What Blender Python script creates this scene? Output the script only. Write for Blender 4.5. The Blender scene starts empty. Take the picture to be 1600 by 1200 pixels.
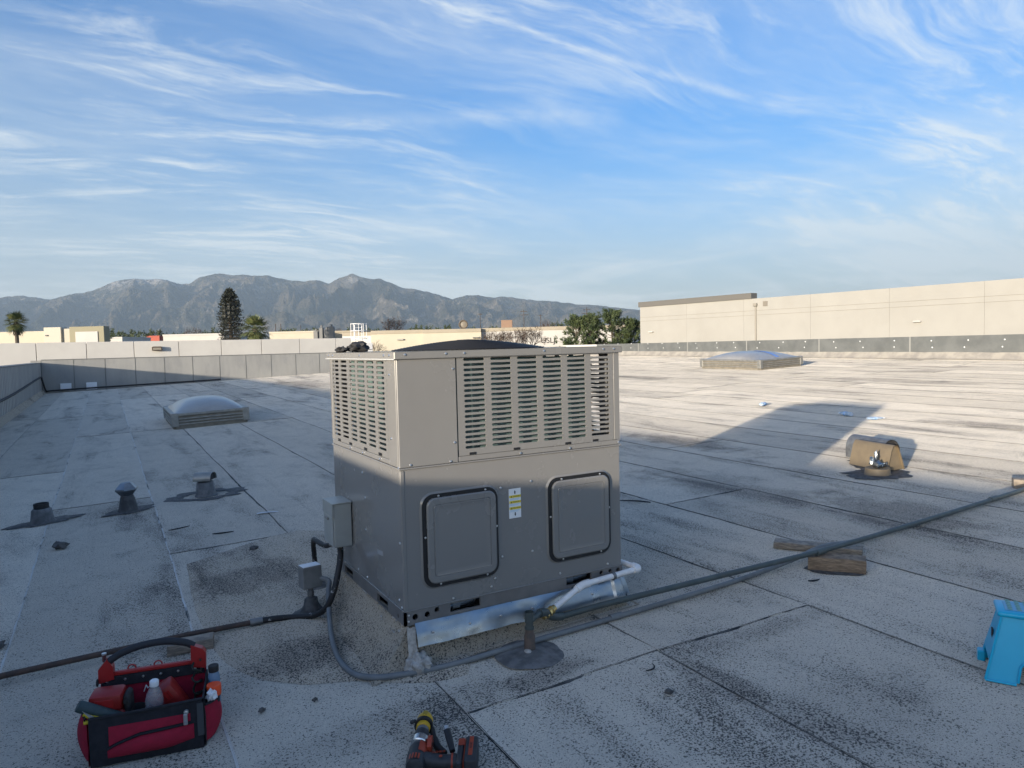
import bpy, bmesh, math, random
from mathutils import Vector, Matrix, noise as mnoise

# ------------------------------------------------------------------ camera, sky, sun, exposure
sc = bpy.context.scene
COL = sc.collection
CAM = Vector((-1.071, -2.857, 1.201))
RT = Vector((0.867, -0.498, -0.024)); UP = Vector((0.047, 0.034, 0.998)); FW = Vector((0.496, 0.867, -0.053))
cam = bpy.data.cameras.new('camera'); cam.sensor_width = 36; cam.lens = 36 * 1109 / 1600
cam.clip_start = 0.05; cam.clip_end = 40000
co = bpy.data.objects.new('camera', cam); COL.objects.link(co)
FW.normalize(); RT = (RT - FW * RT.dot(FW)).normalized(); UP = RT.cross(FW)
co.matrix_world = Matrix(((RT.x, UP.x, -FW.x, CAM.x), (RT.y, UP.y, -FW.y, CAM.y), (RT.z, UP.z, -FW.z, CAM.z), (0, 0, 0, 1)))
sc.camera = co
SUNV = Vector((1, 0.46, -0.127)).normalized()          # the way the light travels
ELEV = math.asin(-SUNV.z); AZ = math.atan2(-SUNV.x, -SUNV.y)
sl = bpy.data.lights.new('sun', 'SUN'); sl.energy = 2.05; sl.angle = math.radians(0.9); sl.color = (1.0, 0.875, 0.71)
so = bpy.data.objects.new('sun', sl); COL.objects.link(so); so.location = (-40, -25, 12)
so.rotation_euler = SUNV.to_track_quat('-Z', 'Y').to_euler()
sc.view_settings.view_transform = 'Standard'; sc.view_settings.look = 'None'
sc.view_settings.gamma = 1; sc.view_settings.exposure = 1.78
sc.cycles.volume_bounces = 0

class NT:
    def __init__(s, tree): s.t = tree
    def n(s, typ, **kw):
        nd = s.t.nodes.new('ShaderNode' + typ)
        for k, v in kw.items():
            if k.startswith('i_'):
                key = k[2:]; key = int(key) if key.isdigit() else key.replace('_', ' ')
                s.put(nd.inputs[key], v)
            else: setattr(nd, k, v)
        return nd
    def put(s, sock, v):
        if isinstance(v, bpy.types.NodeSocket): s.t.links.new(v, sock)
        elif isinstance(v, (tuple, list)) and len(v) == 3 and sock.type == 'RGBA': sock.default_value = (*v, 1)
        else: sock.default_value = v
    def math(s, op, a, b=None, c=None, clamp=False):
        nd = s.t.nodes.new('ShaderNodeMath'); nd.operation = op; nd.use_clamp = clamp
        s.put(nd.inputs[0], a)
        if b is not None: s.put(nd.inputs[1], b)
        if c is not None: s.put(nd.inputs[2], c)
        return nd.outputs[0]
    def ramp(s, v, lo, hi, a=0.0, b=1.0):
        nd = s.t.nodes.new('ShaderNodeMapRange'); nd.interpolation_type = 'SMOOTHSTEP'
        s.put(nd.inputs[0], v); s.put(nd.inputs[1], lo); s.put(nd.inputs[2], hi); s.put(nd.inputs[3], a); s.put(nd.inputs[4], b)
        return nd.outputs[0]
    def mix(s, f, a, b, mode='MIX'):
        nd = s.t.nodes.new('ShaderNodeMix'); nd.data_type = 'RGBA'; nd.blend_type = mode
        s.put(nd.inputs[0], f); s.put(nd.inputs[6], a); s.put(nd.inputs[7], b)
        return nd.outputs[2]
    def noise(s, vec, scale, detail=3, rough=0.5, dist=0.0):
        nd = s.t.nodes.new('ShaderNodeTexNoise')
        if vec is not None: s.put(nd.inputs['Vector'], vec)
        s.put(nd.inputs['Scale'], scale); nd.inputs['Detail'].default_value = detail
        nd.inputs['Roughness'].default_value = rough; nd.inputs['Distortion'].default_value = dist
        return nd.outputs[0]
    def mapping(s, vec, loc=(0, 0, 0), rot=(0, 0, 0), scale=(1, 1, 1)):
        nd = s.t.nodes.new('ShaderNodeMapping'); s.put(nd.inputs[0], vec)
        nd.inputs[1].default_value = loc; nd.inputs[2].default_value = rot; nd.inputs[3].default_value = scale
        return nd.outputs[0]

wd = bpy.data.worlds.new('World'); sc.world = wd; wd.use_nodes = True
def build_world():
    N = NT(wd.node_tree); bg = wd.node_tree.nodes['Background']
    sky = N.n('TexSky', sky_type='NISHITA', sun_disc=False, sun_elevation=ELEV, sun_rotation=AZ)
    sky.altitude = 300; sky.air_density = 1.0; sky.dust_density = 4.5; sky.ozone_density = 3.2
    hs = N.n('HueSaturation', i_Saturation=1.22, i_Color=sky.outputs[0])
    g = N.n('TexCoord').outputs['Generated']
    sp = N.n('SeparateXYZ', i_Vector=g)
    zz = N.math('ADD', N.math('MAXIMUM', sp.outputs[2], 0.0), 0.16)
    px = N.math('DIVIDE', sp.outputs[0], zz); py = N.math('DIVIDE', sp.outputs[1], zz)
    cv = N.n('CombineXYZ', i_0=px, i_1=py)
    # thin, combed high cloud: long streaks, torn at the edges, over soft veils
    wv = N.n('TexNoise', i_Scale=0.8); N.put(wv.inputs['Vector'], cv.outputs[0]); wv.inputs['Detail'].default_value = 4
    wa = N.n('VectorMath', operation='SCALE', i_Scale=0.55); N.put(wa.inputs[0], wv.outputs['Color'])
    cw = N.n('VectorMath', operation='ADD'); N.put(cw.inputs[0], cv.outputs[0]); N.put(cw.inputs[1], wa.outputs[0])
    m1 = N.mapping(cw.outputs[0], (3.1, 0.7, 0), (0, 0, math.radians(40)), (0.42, 1.7, 1))
    w1 = N.noise(m1, 1.5, 8, 0.66, 0.35)
    m2 = N.mapping(cw.outputs[0], (0.4, 5.2, 0), (0, 0, math.radians(14)), (0.6, 2.4, 1))
    w2 = N.noise(m2, 2.6, 8, 0.70, 0.5)
    m3 = N.mapping(cw.outputs[0], (7.3, 1.9, 0), (0, 0, math.radians(30)), (0.5, 0.8, 1))
    veil = N.noise(m3, 0.75, 5, 0.55, 0.3)
    m4 = N.mapping(cw.outputs[0], (1.3, 8.9, 0), (0, 0, math.radians(62)), (0.9, 4.5, 1))
    comb = N.noise(m4, 3.2, 6, 0.68, 0.2)
    c1 = N.math('MULTIPLY', N.ramp(w1, 0.42, 0.78), N.ramp(comb, 0.25, 0.62, 0.55, 1.0))
    c2 = N.math('MULTIPLY', N.ramp(w2, 0.45, 0.74), N.ramp(veil, 0.34, 0.58))
    c2 = N.math('MULTIPLY', c2, N.ramp(sp.outputs[2], 0.05, 0.35, 1.5, 1.0))
    v1 = N.math('MULTIPLY', N.ramp(veil, 0.36, 0.75, 0.0, 0.40), N.ramp(comb, 0.3, 0.7, 0.7, 1.0))
    cl = N.math('ADD', N.math('MULTIPLY', c1, 0.52), N.math('MULTIPLY', c2, 0.85))
    cl = N.math('ADD', cl, v1)
    # one aircraft trail across the sky: a thin band of the great circle through two directions
    def band(a, b, wid, amt, l0, l1):
        a = Vector(a).normalized(); b = Vector(b).normalized(); nrm = a.cross(b).normalized(); tan = (b - a).normalized()
        d = N.n('VectorMath', operation='DOT_PRODUCT'); N.put(d.inputs[0], g); d.inputs[1].default_value = nrm
        wob = N.noise(g, 9.0, 4, 0.6)
        dd = N.math('ABSOLUTE', N.math('ADD', d.outputs['Value'], N.math('MULTIPLY', N.math('SUBTRACT', wob, 0.5), 0.02)))
        t = N.n('VectorMath', operation='DOT_PRODUCT'); N.put(t.inputs[0], g); t.inputs[1].default_value = tan
        mid = (a + b).dot(tan) / 2
        tt = N.math('SUBTRACT', t.outputs['Value'], mid)
        width = N.math('ADD', wid, N.math('MULTIPLY', N.math('MAXIMUM', tt, -0.2), wid * 1.2))
        core = N.math('SUBTRACT', 1.0, N.math('DIVIDE', dd, width), clamp=True)
        ends = N.math('MULTIPLY', N.ramp(tt, l0 - 0.06, l0 + 0.06), N.ramp(tt, l1 - 0.02, l1 + 0.03, 1.0, 0.0))
        br = N.ramp(N.noise(g, 30.0, 6, 0.7), 0.3, 0.6, 0.35, 1.0)
        return N.math('MULTIPLY', N.math('MULTIPLY', core, ends), N.math('MULTIPLY', br, amt))
    def dirp(x, y): return FW + RT * ((x - 800) / 1109) - UP * ((y - 600) / 1109)
    cl = N.math('ADD', cl, band(dirp(700, 10), dirp(1120, 140), 0.0065, 0.42, -0.19, 0.20))
    cl = N.math('ADD', cl, band(dirp(480, 190), dirp(900, 182), 0.014, 0.24, -0.16, 0.22))
    # the low band of the sky is whiter
    low = N.ramp(sp.outputs[2], 0.0, 0.30, 0.85, 0.0)
    cl = N.math('ADD', cl, low)
    # flat streaks of distant cloud lying along the horizon
    hv = N.mapping(g, (2.0, 1.0, 0.3), (0, 0, 0), (2.6, 2.6, 20.0))
    hs_ = N.math('MULTIPLY', N.ramp(N.noise(hv, 1.0, 7, 0.62, 0.9), 0.44, 0.72), N.ramp(sp.outputs[2], 0.02, 0.34, 0.55, 0.0))
    cl = N.math('ADD', cl, hs_)
    cl = N.math('MINIMUM', cl, 1.15)
    cl = N.math('MULTIPLY', cl, N.ramp(sp.outputs[2], -0.02, 0.02))
    cl = N.math("MULTIPLY", cl, CLAMT)
    tint = N.mix(1.0, hs.outputs[0], (0.84, 0.92, 1.06), 'MULTIPLY')
    col = N.mix(cl, tint, CLOUD)
    N.put(bg.inputs[0], col); bg.inputs[1].default_value = 0.107
CLAMT = 0.68
CLOUD = (2.55, 2.72, 2.75)
build_world()

# ------------------------------------------------------------------ helpers
rnd = random.Random(7)
GA, GB, GG = 0.035, 0.008, -0.20
def nz(x, y, z=0.0): return mnoise.noise(Vector((x, y, z)))
def und(x, y): return 0.009 * nz(x * 0.7, y * 0.45) + 0.0025 * nz(x * 2.3, y * 1.7, 4)
def rz(x, y): return GG + GA * x + GB * y + und(x, y)
ROOFR = Matrix(((1, 0, GA), (0, 1, GB), (-GA, -GB, 1))).inverted().to_4x4()

class MB:
    def __init__(s): s.v = []; s.f = []
    def add(s, vs, fs, M=None):
        o = len(s.v)
        for p in vs:
            p = Vector(p); s.v.append(tuple(M @ p) if M is not None else tuple(p))
        for f in fs: s.f.append(tuple(i + o for i in f))
        return s
    def box(s, x0, x1, y0, y1, z0, z1, b=0.0, M=None, seg=1):
        if b <= 0:
            vs = [(x, y, z) for z in (z0, z1) for y in (y0, y1) for x in (x0, x1)]
            return s.add(vs, [(0, 2, 3, 1), (4, 5, 7, 6), (0, 1, 5, 4), (2, 6, 7, 3), (0, 4, 6, 2), (1, 3, 7, 5)], M)
        bm = bmesh.new(); bmesh.ops.create_cube(bm, size=1)
        for v in bm.verts: v.co = ((x0 + x1) / 2 + v.co.x * (x1 - x0), (y0 + y1) / 2 + v.co.y * (y1 - y0), (z0 + z1) / 2 + v.co.z * (z1 - z0))
        bmesh.ops.bevel(bm, geom=bm.edges[:], offset=b, segments=seg, profile=0.5, affect='EDGES')
        return s.bm(bm, M)
    def bm(s, bm, M=None):
        bm.verts.index_update(); s.add([v.co[:] for v in bm.verts], [[v.index for v in f.verts] for f in bm.faces], M); bm.free(); return s
    def tube(s, path, r, n=8, caps=True, M=None):
        P = [Vector(p) for p in path]; k = len(P); R = r if isinstance(r, (list, tuple)) else [r] * k
        vs = []; fs = []; t0 = (P[1] - P[0]).normalized()
        ref = Vector((0, 0, 1)) if abs(t0.z) < 0.9 else Vector((1, 0, 0)); u = t0.cross(ref).normalized()
        for i in range(k):
            t = (P[min(i + 1, k - 1)] - P[max(i - 1, 0)]).normalized()
            u = (u - t * u.dot(t)).normalized(); w = t.cross(u)
            for j in range(n):
                a = 2 * math.pi * j / n; vs.append(P[i] + (u * math.cos(a) + w * math.sin(a)) * R[i])
        for i in range(k - 1):
            for j in range(n):
                j2 = (j + 1) % n; fs.append((i * n + j, i * n + j2, (i + 1) * n + j2, (i + 1) * n + j))
        if caps: fs.append(tuple(range(n))[::-1]); fs.append(tuple((k - 1) * n + j for j in range(n)))
        return s.add(vs, fs, M)
    def lathe(s, prof, n=20, M=None, wob=0.0, seed=0):
        vs = []; fs = []
        for i, (r, z) in enumerate(prof):
            for j in range(n):
                a = 2 * math.pi * j / n; rr = r * (1 + wob * nz(math.cos(a) * 1.7 + seed, math.sin(a) * 1.7, i * 0.6))
                vs.append((rr * math.cos(a), rr * math.sin(a), z))
        for i in range(len(prof) - 1):
            for j in range(n):
                j2 = (j + 1) % n; fs.append((i * n + j, i * n + j2, (i + 1) * n + j2, (i + 1) * n + j))
        if prof[0][0] > 1e-4: fs.append(tuple(range(n))[::-1])
        if prof[-1][0] > 1e-4: fs.append(tuple((len(prof) - 1) * n + j for j in range(n)))
        return s.add(vs, fs, M)
    def prism(s, poly, d0, d1, M=None):
        """2-D outline (u, w) extruded along y from d0 to d1"""
        n = len(poly); vs = [(u, d0, w) for u, w in poly] + [(u, d1, w) for u, w in poly]
        fs = [tuple(range(n)), tuple(range(2 * n - 1, n - 1, -1))] + [(i, i + n, (i + 1) % n + n, (i + 1) % n) for i in range(n)]
        return s.add(vs, fs, M)
    def grid(s, fn, nu, nv, M=None):
        vs = [fn(i / nu, j / nv) for j in range(nv + 1) for i in range(nu + 1)]; w = nu + 1
        return s.add(vs, [(j * w + i, j * w + i + 1, (j + 1) * w + i + 1, (j + 1) * w + i) for j in range(nv) for i in range(nu)], M)
    def build(s, name, mat, parent=None, smooth=None):
        me = bpy.data.meshes.new(name); me.from_pydata(s.v, [], s.f); me.update()
        bm = bmesh.new(); bm.from_mesh(me); bmesh.ops.recalc_face_normals(bm, faces=bm.faces[:]); bm.to_mesh(me); bm.free()
        if smooth:
            for p in me.polygons: p.use_smooth = True
            me.set_sharp_from_angle(angle=math.radians(smooth))
        if mat: me.materials.append(mat)
        o = bpy.data.objects.new(name, me); COL.objects.link(o)
        if parent is not None: o.parent = parent
        return o

def tag(o, label=None, cat=None, group=None, kind=None):
    for k, v in (('label', label), ('category', cat), ('group', group), ('kind', kind)):
        if v: o[k] = v
    return o
def thing(name, label, cat, loc=(0, 0, 0), rot=0.0, group=None, tilt=False):
    o = bpy.data.objects.new(name, None); COL.objects.link(o); o.empty_display_size = 0.1
    M = Matrix.Translation(loc) @ (ROOFR if tilt else Matrix()) @ Matrix.Rotation(rot, 4, 'Z')
    o.matrix_world = M; return tag(o, label, cat, group)
def copy_tree(o, parent=None):
    c = o.copy(); COL.objects.link(c); c.parent = parent
    for ch in o.children: copy_tree(ch, c)
    return c
def rrect(x0, x1, z0, z1, r, n=5):
    out = []
    for cx, cz, a0 in ((x1 - r, z1 - r, 0), (x0 + r, z1 - r, 90), (x0 + r, z0 + r, 180), (x1 - r, z0 + r, 270)):
        for k in range(n + 1):
            a = math.radians(a0 + 90 * k / n); out.append((cx + r * math.cos(a), cz + r * math.sin(a)))
    return out
def smoothpath(pts, n=6):
    P = [Vector(p) for p in pts]; out = []
    for i in range(len(P) - 1):
        a = P[max(i - 1, 0)]; b = P[i]; c = P[i + 1]; d = P[min(i + 2, len(P) - 1)]
        for k in range(n):
            t = k / n; out.append(0.5 * ((2 * b) + (c - a) * t + (2 * a - 5 * b + 4 * c - d) * t * t + (3 * b - a - 3 * c + d) * t ** 3))
    out.append(P[-1]); return out
def text_part(txt, size, mat, parent, M, name='lettering', ext=0.0005, shear=0.0):
    cu = bpy.data.curves.new('t', 'FONT'); cu.body = txt; cu.size = size; cu.extrude = ext; cu.align_x = 'CENTER'; cu.align_y = 'CENTER'; cu.shear = shear
    to = bpy.data.objects.new('t', cu); COL.objects.link(to)
    me = bpy.data.meshes.new_from_object(to.evaluated_get(bpy.context.evaluated_depsgraph_get()))
    bpy.data.objects.remove(to); bpy.data.curves.remove(cu)
    me.transform(M); me.materials.clear(); me.materials.append(mat); me.name = name
    o = bpy.data.objects.new(name, me); COL.objects.link(o); o.parent = parent; return o
FACE_FRONT = Matrix.Rotation(math.radians(90), 4, 'X')        # text in XZ, read from -y

# ------------------------------------------------------------------ materials
def pm(name, c1, c2=None, scale=8.0, rough=0.6, metal=0.0, bump=0.0, bscale=60.0, stretch=(1, 1, 1), lo=0.35, hi=0.65,
       spec=0.5, coat=0.0, dirt=None, dscale=3.0, damt=0.5, detail=5, trans=0.0, rvar=0.0, emit=None):
    m = bpy.data.materials.new(name); m.use_nodes = True; N = NT(m.node_tree); b = m.node_tree.nodes['Principled BSDF']
    pos = N.n('NewGeometry').outputs['Position']
    if stretch != (1, 1, 1): pos = N.mapping(pos, scale=stretch)
    col = c1
    if c2: col = N.mix(N.ramp(N.noise(pos, scale, detail, 0.6), lo, hi), c1, c2)
    if dirt: col = N.mix(N.math('MULTIPLY', N.ramp(N.noise(pos, dscale, 6, 0.65), 0.48, 0.75), damt), col, dirt)
    N.put(b.inputs['Base Color'], col)
    r = rough
    if rvar: r = N.ramp(N.noise(pos, scale * 1.7, 4, 0.6), 0.3, 0.7, rough - rvar, rough + rvar)
    N.put(b.inputs['Roughness'], r); b.inputs['Metallic'].default_value = metal
    b.inputs['Specular IOR Level'].default_value = spec; b.inputs['Coat Weight'].default_value = coat
    b.inputs['Coat Roughness'].default_value = 0.07
    b.inputs['Transmission Weight'].default_value = trans
    if bump:
        bn = N.n('Bump', i_Strength=bump, i_Distance=0.004, i_Height=N.noise(pos, bscale, 4, 0.6))
        N.put(b.inputs['Normal'], bn.outputs[0])
    return m

STAINS = [(4.95, 3.5, 0.30, 1.1, 1.0), (0.49, -0.37, 0.22, 0.09, 1.0), (-0.33, 1.69, 0.35, 0.35, 0.8), (-0.36, 0.41, 0.24, 0.2, 0.9), (3.55, 1.56, 0.4, 1.1, 0.7), (3.85, 0.2, 0.35, 0.8, 0.9), (1.3, -1.26, 0.5, 0.3, 0.35),
          (1.0, -0.8, 0.12, 0.3, 0.6), (4.6, 20.5, 0.8, 3.2, 0.9), (11.2, 11.8, 0.4, 1.4, 0.8), (8.2, 1.7, 0.3, 0.8, 0.8), (1.6, -0.6, 0.35, 0.12, 0.7), (-0.2, -0.35, 0.5, 0.14, 0.5), (13.0, 6.0, 0.4, 2.2, 0.7)]
def roof_material(name, tint=(1, 1, 1), worn=0.0):
    """mineral-surfaced cap sheet: pale granules, bare black pits, worn dark tracts"""
    m = bpy.data.materials.new(name); m.use_nodes = True; N = NT(m.node_tree); b = m.node_tree.nodes['Principled BSDF']
    pos = N.n('NewGeometry').outputs['Position']
    oi = N.n('ObjectInfo').outputs['Random']
    off = N.n('VectorMath', operation='ADD'); N.put(off.inputs[0], pos)
    sh = N.n('CombineXYZ', i_0=N.math('MULTIPLY', oi, 17.0), i_1=N.math('MULTIPLY', oi, 31.0)); N.put(off.inputs[1], sh.outputs[0])
    pp = off.outputs[0]
    speck = N.noise(pos, 120.0, 2, 0.75)
    fine = N.noise(pos, 330.0, 2, 0.6)
    tract = N.noise(N.mapping(pp, scale=(1.9, 0.45, 1)), 1.1, 5, 0.62, 0.3)
    blot = N.noise(N.mapping(pos, scale=(1.0, 0.8, 1)), 3.6, 5, 0.65, 0.3)
    streak = N.noise(N.mapping(pp, scale=(9.0, 0.5, 1)), 1.0, 4, 0.6)
    wear = N.math('ADD', N.ramp(tract, 0.47, 0.74), N.math('MULTIPLY', N.ramp(blot, 0.54, 0.76), 0.42))
    wear = N.math('ADD', wear, N.ramp(streak, 0.58, 0.75, 0.0, 0.35))
    wear = N.math('ADD', wear, worn)
    # old puddle marks and worn places, each with its own outline
    sx = N.n('SeparateXYZ', i_Vector=pos); edge = N.noise(pos, 2.6, 6, 0.68); stain = None
    for cx, cy, rx, ry, k in STAINS:
        dx = N.math('DIVIDE', N.math('SUBTRACT', sx.outputs[0], cx), rx); dy = N.math('DIVIDE', N.math('SUBTRACT', sx.outputs[1], cy), ry)
        dd = N.math('SQRT', N.math('ADD', N.math('MULTIPLY', dx, dx), N.math('MULTIPLY', dy, dy)))
        mk = N.ramp(N.math('ADD', dd, N.math('MULTIPLY', N.math('SUBTRACT', edge, 0.5), 2.4)), 0.45, 1.15, k, 0.0)
        stain = mk if stain is None else N.math('MAXIMUM', stain, mk)
    wear = N.math('ADD', wear, N.math('MULTIPLY', stain, 0.55))
    thr = N.math('ADD', 0.385, N.math('MULTIPLY', wear, 0.120))
    pit = N.ramp(N.math('SUBTRACT', speck, thr), -0.035, 0.035, 1.0, 0.0)
    base = N.mix(N.ramp(fine, 0.3, 0.7), (0.47 * tint[0], 0.43 * tint[1], 0.365 * tint[2]), (0.76 * tint[0], 0.695 * tint[1], 0.59 * tint[2]))
    base = N.mix(N.math('MULTIPLY', N.ramp(blot, 0.35, 0.7), 0.22), base, (0.34, 0.32, 0.29))
    base = N.mix(N.math('MULTIPLY', wear, 0.30), base, (0.20, 0.19, 0.175))
    rust = N.ramp(N.noise(pp, 0.9, 4, 0.6), 0.62, 0.8, 0.0, 0.25)
    base = N.mix(rust, base, (0.24, 0.17, 0.12))
    vary = N.math('ADD', 0.86, N.math('MULTIPLY', oi, 0.24))
    vv = N.n('CombineXYZ', i_0=vary, i_1=vary, i_2=vary)
    base = N.mix(1.0, base, vv.outputs[0], 'MULTIPLY')
    base = N.mix(N.math('MULTIPLY', stain, 0.30), base, (0.13, 0.11, 0.095))
    col = N.mix(N.math('MULTIPLY', pit, 0.88), base, (0.035, 0.034, 0.034))
    N.put(b.inputs['Base Color'], col); b.inputs['Roughness'].default_value = 0.9; b.inputs['Specular IOR Level'].default_value = 0.2; b.inputs['Diffuse Roughness'].default_value = 1.0
    h = N.math('ADD', N.math('MULTIPLY', speck, 1.0), N.math('MULTIPLY', fine, 0.5))
    bn = N.n('Bump', i_Strength=0.7, i_Distance=0.008, i_Height=h); N.put(b.inputs['Normal'], bn.outputs[0])
    return m

ROOF = roof_material('cap_sheet'); ROOF2 = roof_material('old_felt', (0.86, 0.82, 0.77), 0.18)
TAR = pm('tar', (0.045, 0.043, 0.041), (0.11, 0.105, 0.10), 30, 0.75, bump=0.6, bscale=45)
BEADM = pm('seam_bitumen', (0.02, 0.02, 0.02), (0.10, 0.097, 0.092), 6, 0.9)
BEADW = pm('seam_paint_glint', (0.62, 0.62, 0.60), (0.06, 0.06, 0.06), 2.2, 0.8, lo=0.53, hi=0.62, bump=0.4)  # white paint and light caught along the seam, both in the colour
PAINT = pm('taupe_cabinet_paint', (0.212, 0.206, 0.196), (0.222, 0.216, 0.204), 3, 0.24, spec=0.5, bump=0.06, bscale=2.2, coat=0.45, rvar=0.05, dirt=(0.165, 0.158, 0.15), dscale=1.5, damt=0.12)
RAILP = pm('rail_paint', (0.20, 0.19, 0.18), (0.15, 0.145, 0.14), 9, 0.42, dirt=(0.12, 0.11, 0.10), damt=0.5)
BLACK = pm('black_rubber', (0.012, 0.012, 0.013), None, rough=0.5)
BLACKM = pm('black_matt', (0.02, 0.02, 0.021), (0.035, 0.035, 0.036), 40, 0.8)
COIL = pm('coil_fins', (0.16, 0.24, 0.23), (0.10, 0.16, 0.16), 14, 0.5, metal=0.3, bump=0.5, bscale=180, stretch=(1, 1, 0.15))
SCREW = pm('zinc_screw', (0.62, 0.63, 0.64), None, rough=0.3, metal=0.9)
SHEET = pm('new_galvanised', (0.38, 0.42, 0.46), (0.30, 0.335, 0.37), 7, 0.33, metal=1.0, bump=0.12, bscale=14, rvar=0.08)
GALV = pm('weathered_galvanised', (0.24, 0.245, 0.245), (0.16, 0.163, 0.167), 16, 0.5, metal=0.6, bump=0.25, bscale=40)
FLASH = pm('grey_wall_flashing', (0.135, 0.142, 0.138), (0.175, 0.182, 0.176), 2.2, 0.55, metal=0.2, dirt=(0.10, 0.104, 0.104), dscale=1.4)
PANEL = pm('parapet_sheet', (0.28, 0.278, 0.265), (0.335, 0.33, 0.31), 1.4, 0.6, bump=0.15, bscale=6, dirt=(0.20, 0.205, 0.21), dscale=2.5, stretch=(1, 1, 0.35))
CANT = pm('cant_strip', (0.38, 0.35, 0.30), (0.28, 0.26, 0.23), 4, 0.85, bump=0.4, bscale=60)
MASTIC = pm('white_mastic', (0.50, 0.475, 0.43), (0.30, 0.275, 0.245), 30, 0.7, bump=0.8, bscale=40)
WOODM = pm('weathered_wood', (0.31, 0.225, 0.15), (0.16, 0.115, 0.08), 22, 0.8, bump=0.6, bscale=30, stretch=(1, 1, 6))
WOODG = pm('grey_wood', (0.33, 0.275, 0.215), (0.18, 0.15, 0.12), 22, 0.8, bump=0.6, bscale=30, stretch=(1, 1, 6))
GREENP = pm('green_grey_pipe_paint', (0.055, 0.070, 0.067), (0.080, 0.096, 0.090), 14, 0.45, bump=0.15, bscale=80, dirt=(0.035, 0.032, 0.03), dscale=7)
CONDUIT = pm('grey_conduit', (0.16, 0.172, 0.178), (0.20, 0.21, 0.21), 12, 0.6, bump=0.15, bscale=90, dirt=(0.11, 0.105, 0.1), dscale=5)
RUST = pm('rusty_pipe', (0.058, 0.042, 0.036), (0.10, 0.062, 0.045), 30, 0.75, bump=0.4, bscale=90)
WHITEP = pm('white_pvc', (0.82, 0.81, 0.79), (0.72, 0.69, 0.67), 12, 0.4)
BRASS = pm('brass', (0.70, 0.50, 0.20), None, rough=0.28, metal=1.0)
BOXG = pm('enclosure_grey', (0.34, 0.355, 0.34), (0.30, 0.315, 0.30), 6, 0.4, coat=0.1)
WHITE = pm('white_label', (0.78, 0.79, 0.80), None, rough=0.5)
SKYW = pm('label_pale_blue', (0.50, 0.62, 0.72), None, rough=0.5)
YEL = pm('label_yellow', (0.72, 0.58, 0.06), None, rough=0.5)
INK = pm('black_ink', (0.02, 0.02, 0.02), None, rough=0.6)
ACRYL = pm('skylight_acrylic', (0.35, 0.34, 0.32), (0.30, 0.292, 0.278), 2, 0.33, spec=0.5, coat=0.3, dirt=(0.23, 0.225, 0.21), dscale=3)
ALU = pm('dull_aluminium', (0.34, 0.33, 0.30), (0.26, 0.255, 0.235), 10, 0.45, metal=0.5)
TANM = pm('tan_vent_metal', (0.185, 0.145, 0.092), (0.155, 0.122, 0.08), 9, 0.6, bump=0.2, dirt=(0.12, 0.10, 0.075))
PALEW = pm('pale_concrete', (0.58, 0.565, 0.53), (0.54, 0.525, 0.495), 0.5, 0.85, bump=0.1, bscale=5, dirt=(0.47, 0.455, 0.425), dscale=0.7, damt=0.35)
CREAM = pm('cream_stucco', (0.50, 0.455, 0.36), (0.47, 0.43, 0.34), 0.4, 0.9)
TANW = pm('tan_band', (0.36, 0.315, 0.245), (0.33, 0.29, 0.22), 0.4, 0.9)
WHITW = pm('white_stucco', (0.50, 0.485, 0.455), (0.47, 0.455, 0.43), 0.4, 0.9)
BEIGE = pm('beige_tilt_up', (0.325, 0.317, 0.293), (0.345, 0.336, 0.31), 0.35, 0.9, bump=0.05, bscale=3, dirt=(0.30, 0.288, 0.258), dscale=0.3, damt=0.4)
DGREY = pm('dark_grey_paint', (0.13, 0.125, 0.115), None, rough=0.8)
OLIVEB = pm('olive_band', (0.27, 0.25, 0.175), None, rough=0.9)
GROUND = pm('valley_ground', (0.13, 0.12, 0.10), (0.09, 0.10, 0.07), 0.004, 0.95)
LEAFD = pm('dark_leaf', (0.035, 0.055, 0.022), (0.075, 0.095, 0.035), 0.9, 0.7)
PINEN = pm('pine_needles', (0.030, 0.052, 0.020), (0.075, 0.10, 0.034), 0.8, 0.7)
MONO = pm('artificial_needles', (0.018, 0.024, 0.018), (0.036, 0.042, 0.032), 1.5, 0.75)
PALMG = pm('palm_leaf', (0.06, 0.085, 0.03), (0.13, 0.14, 0.05), 1.2, 0.6)
DRYL = pm('dry_twigs', (0.11, 0.08, 0.062), (0.07, 0.053, 0.042), 1.5, 0.9)
BARK = pm('bark', (0.10, 0.08, 0.06), (0.06, 0.05, 0.04), 3, 0.9)
POLE = pm('pole_wood', (0.07, 0.055, 0.045), None, rough=0.9)
ROOFRED = pm('red_roof', (0.38, 0.09, 0.06), None, rough=0.8)

# ------------------------------------------------------------------ ground, mountains
GZ = -8.5
a_f = Vector((FW.x, FW.y, 0)).normalized(); a_r = Vector((RT.x, RT.y, 0)).normalized()
def camp(lat, dep, z): return Vector((CAM.x, CAM.y, 0)) + a_f * dep + a_r * lat + Vector((0, 0, z))
g = MB(); g.add([camp(-11000, -90, GZ), camp(11000, -90, GZ), camp(11000, 14500, GZ), camp(-11000, 14500, GZ)], [(0, 1, 2, 3)])
tag(g.build('ground', GROUND), kind='structure')

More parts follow.
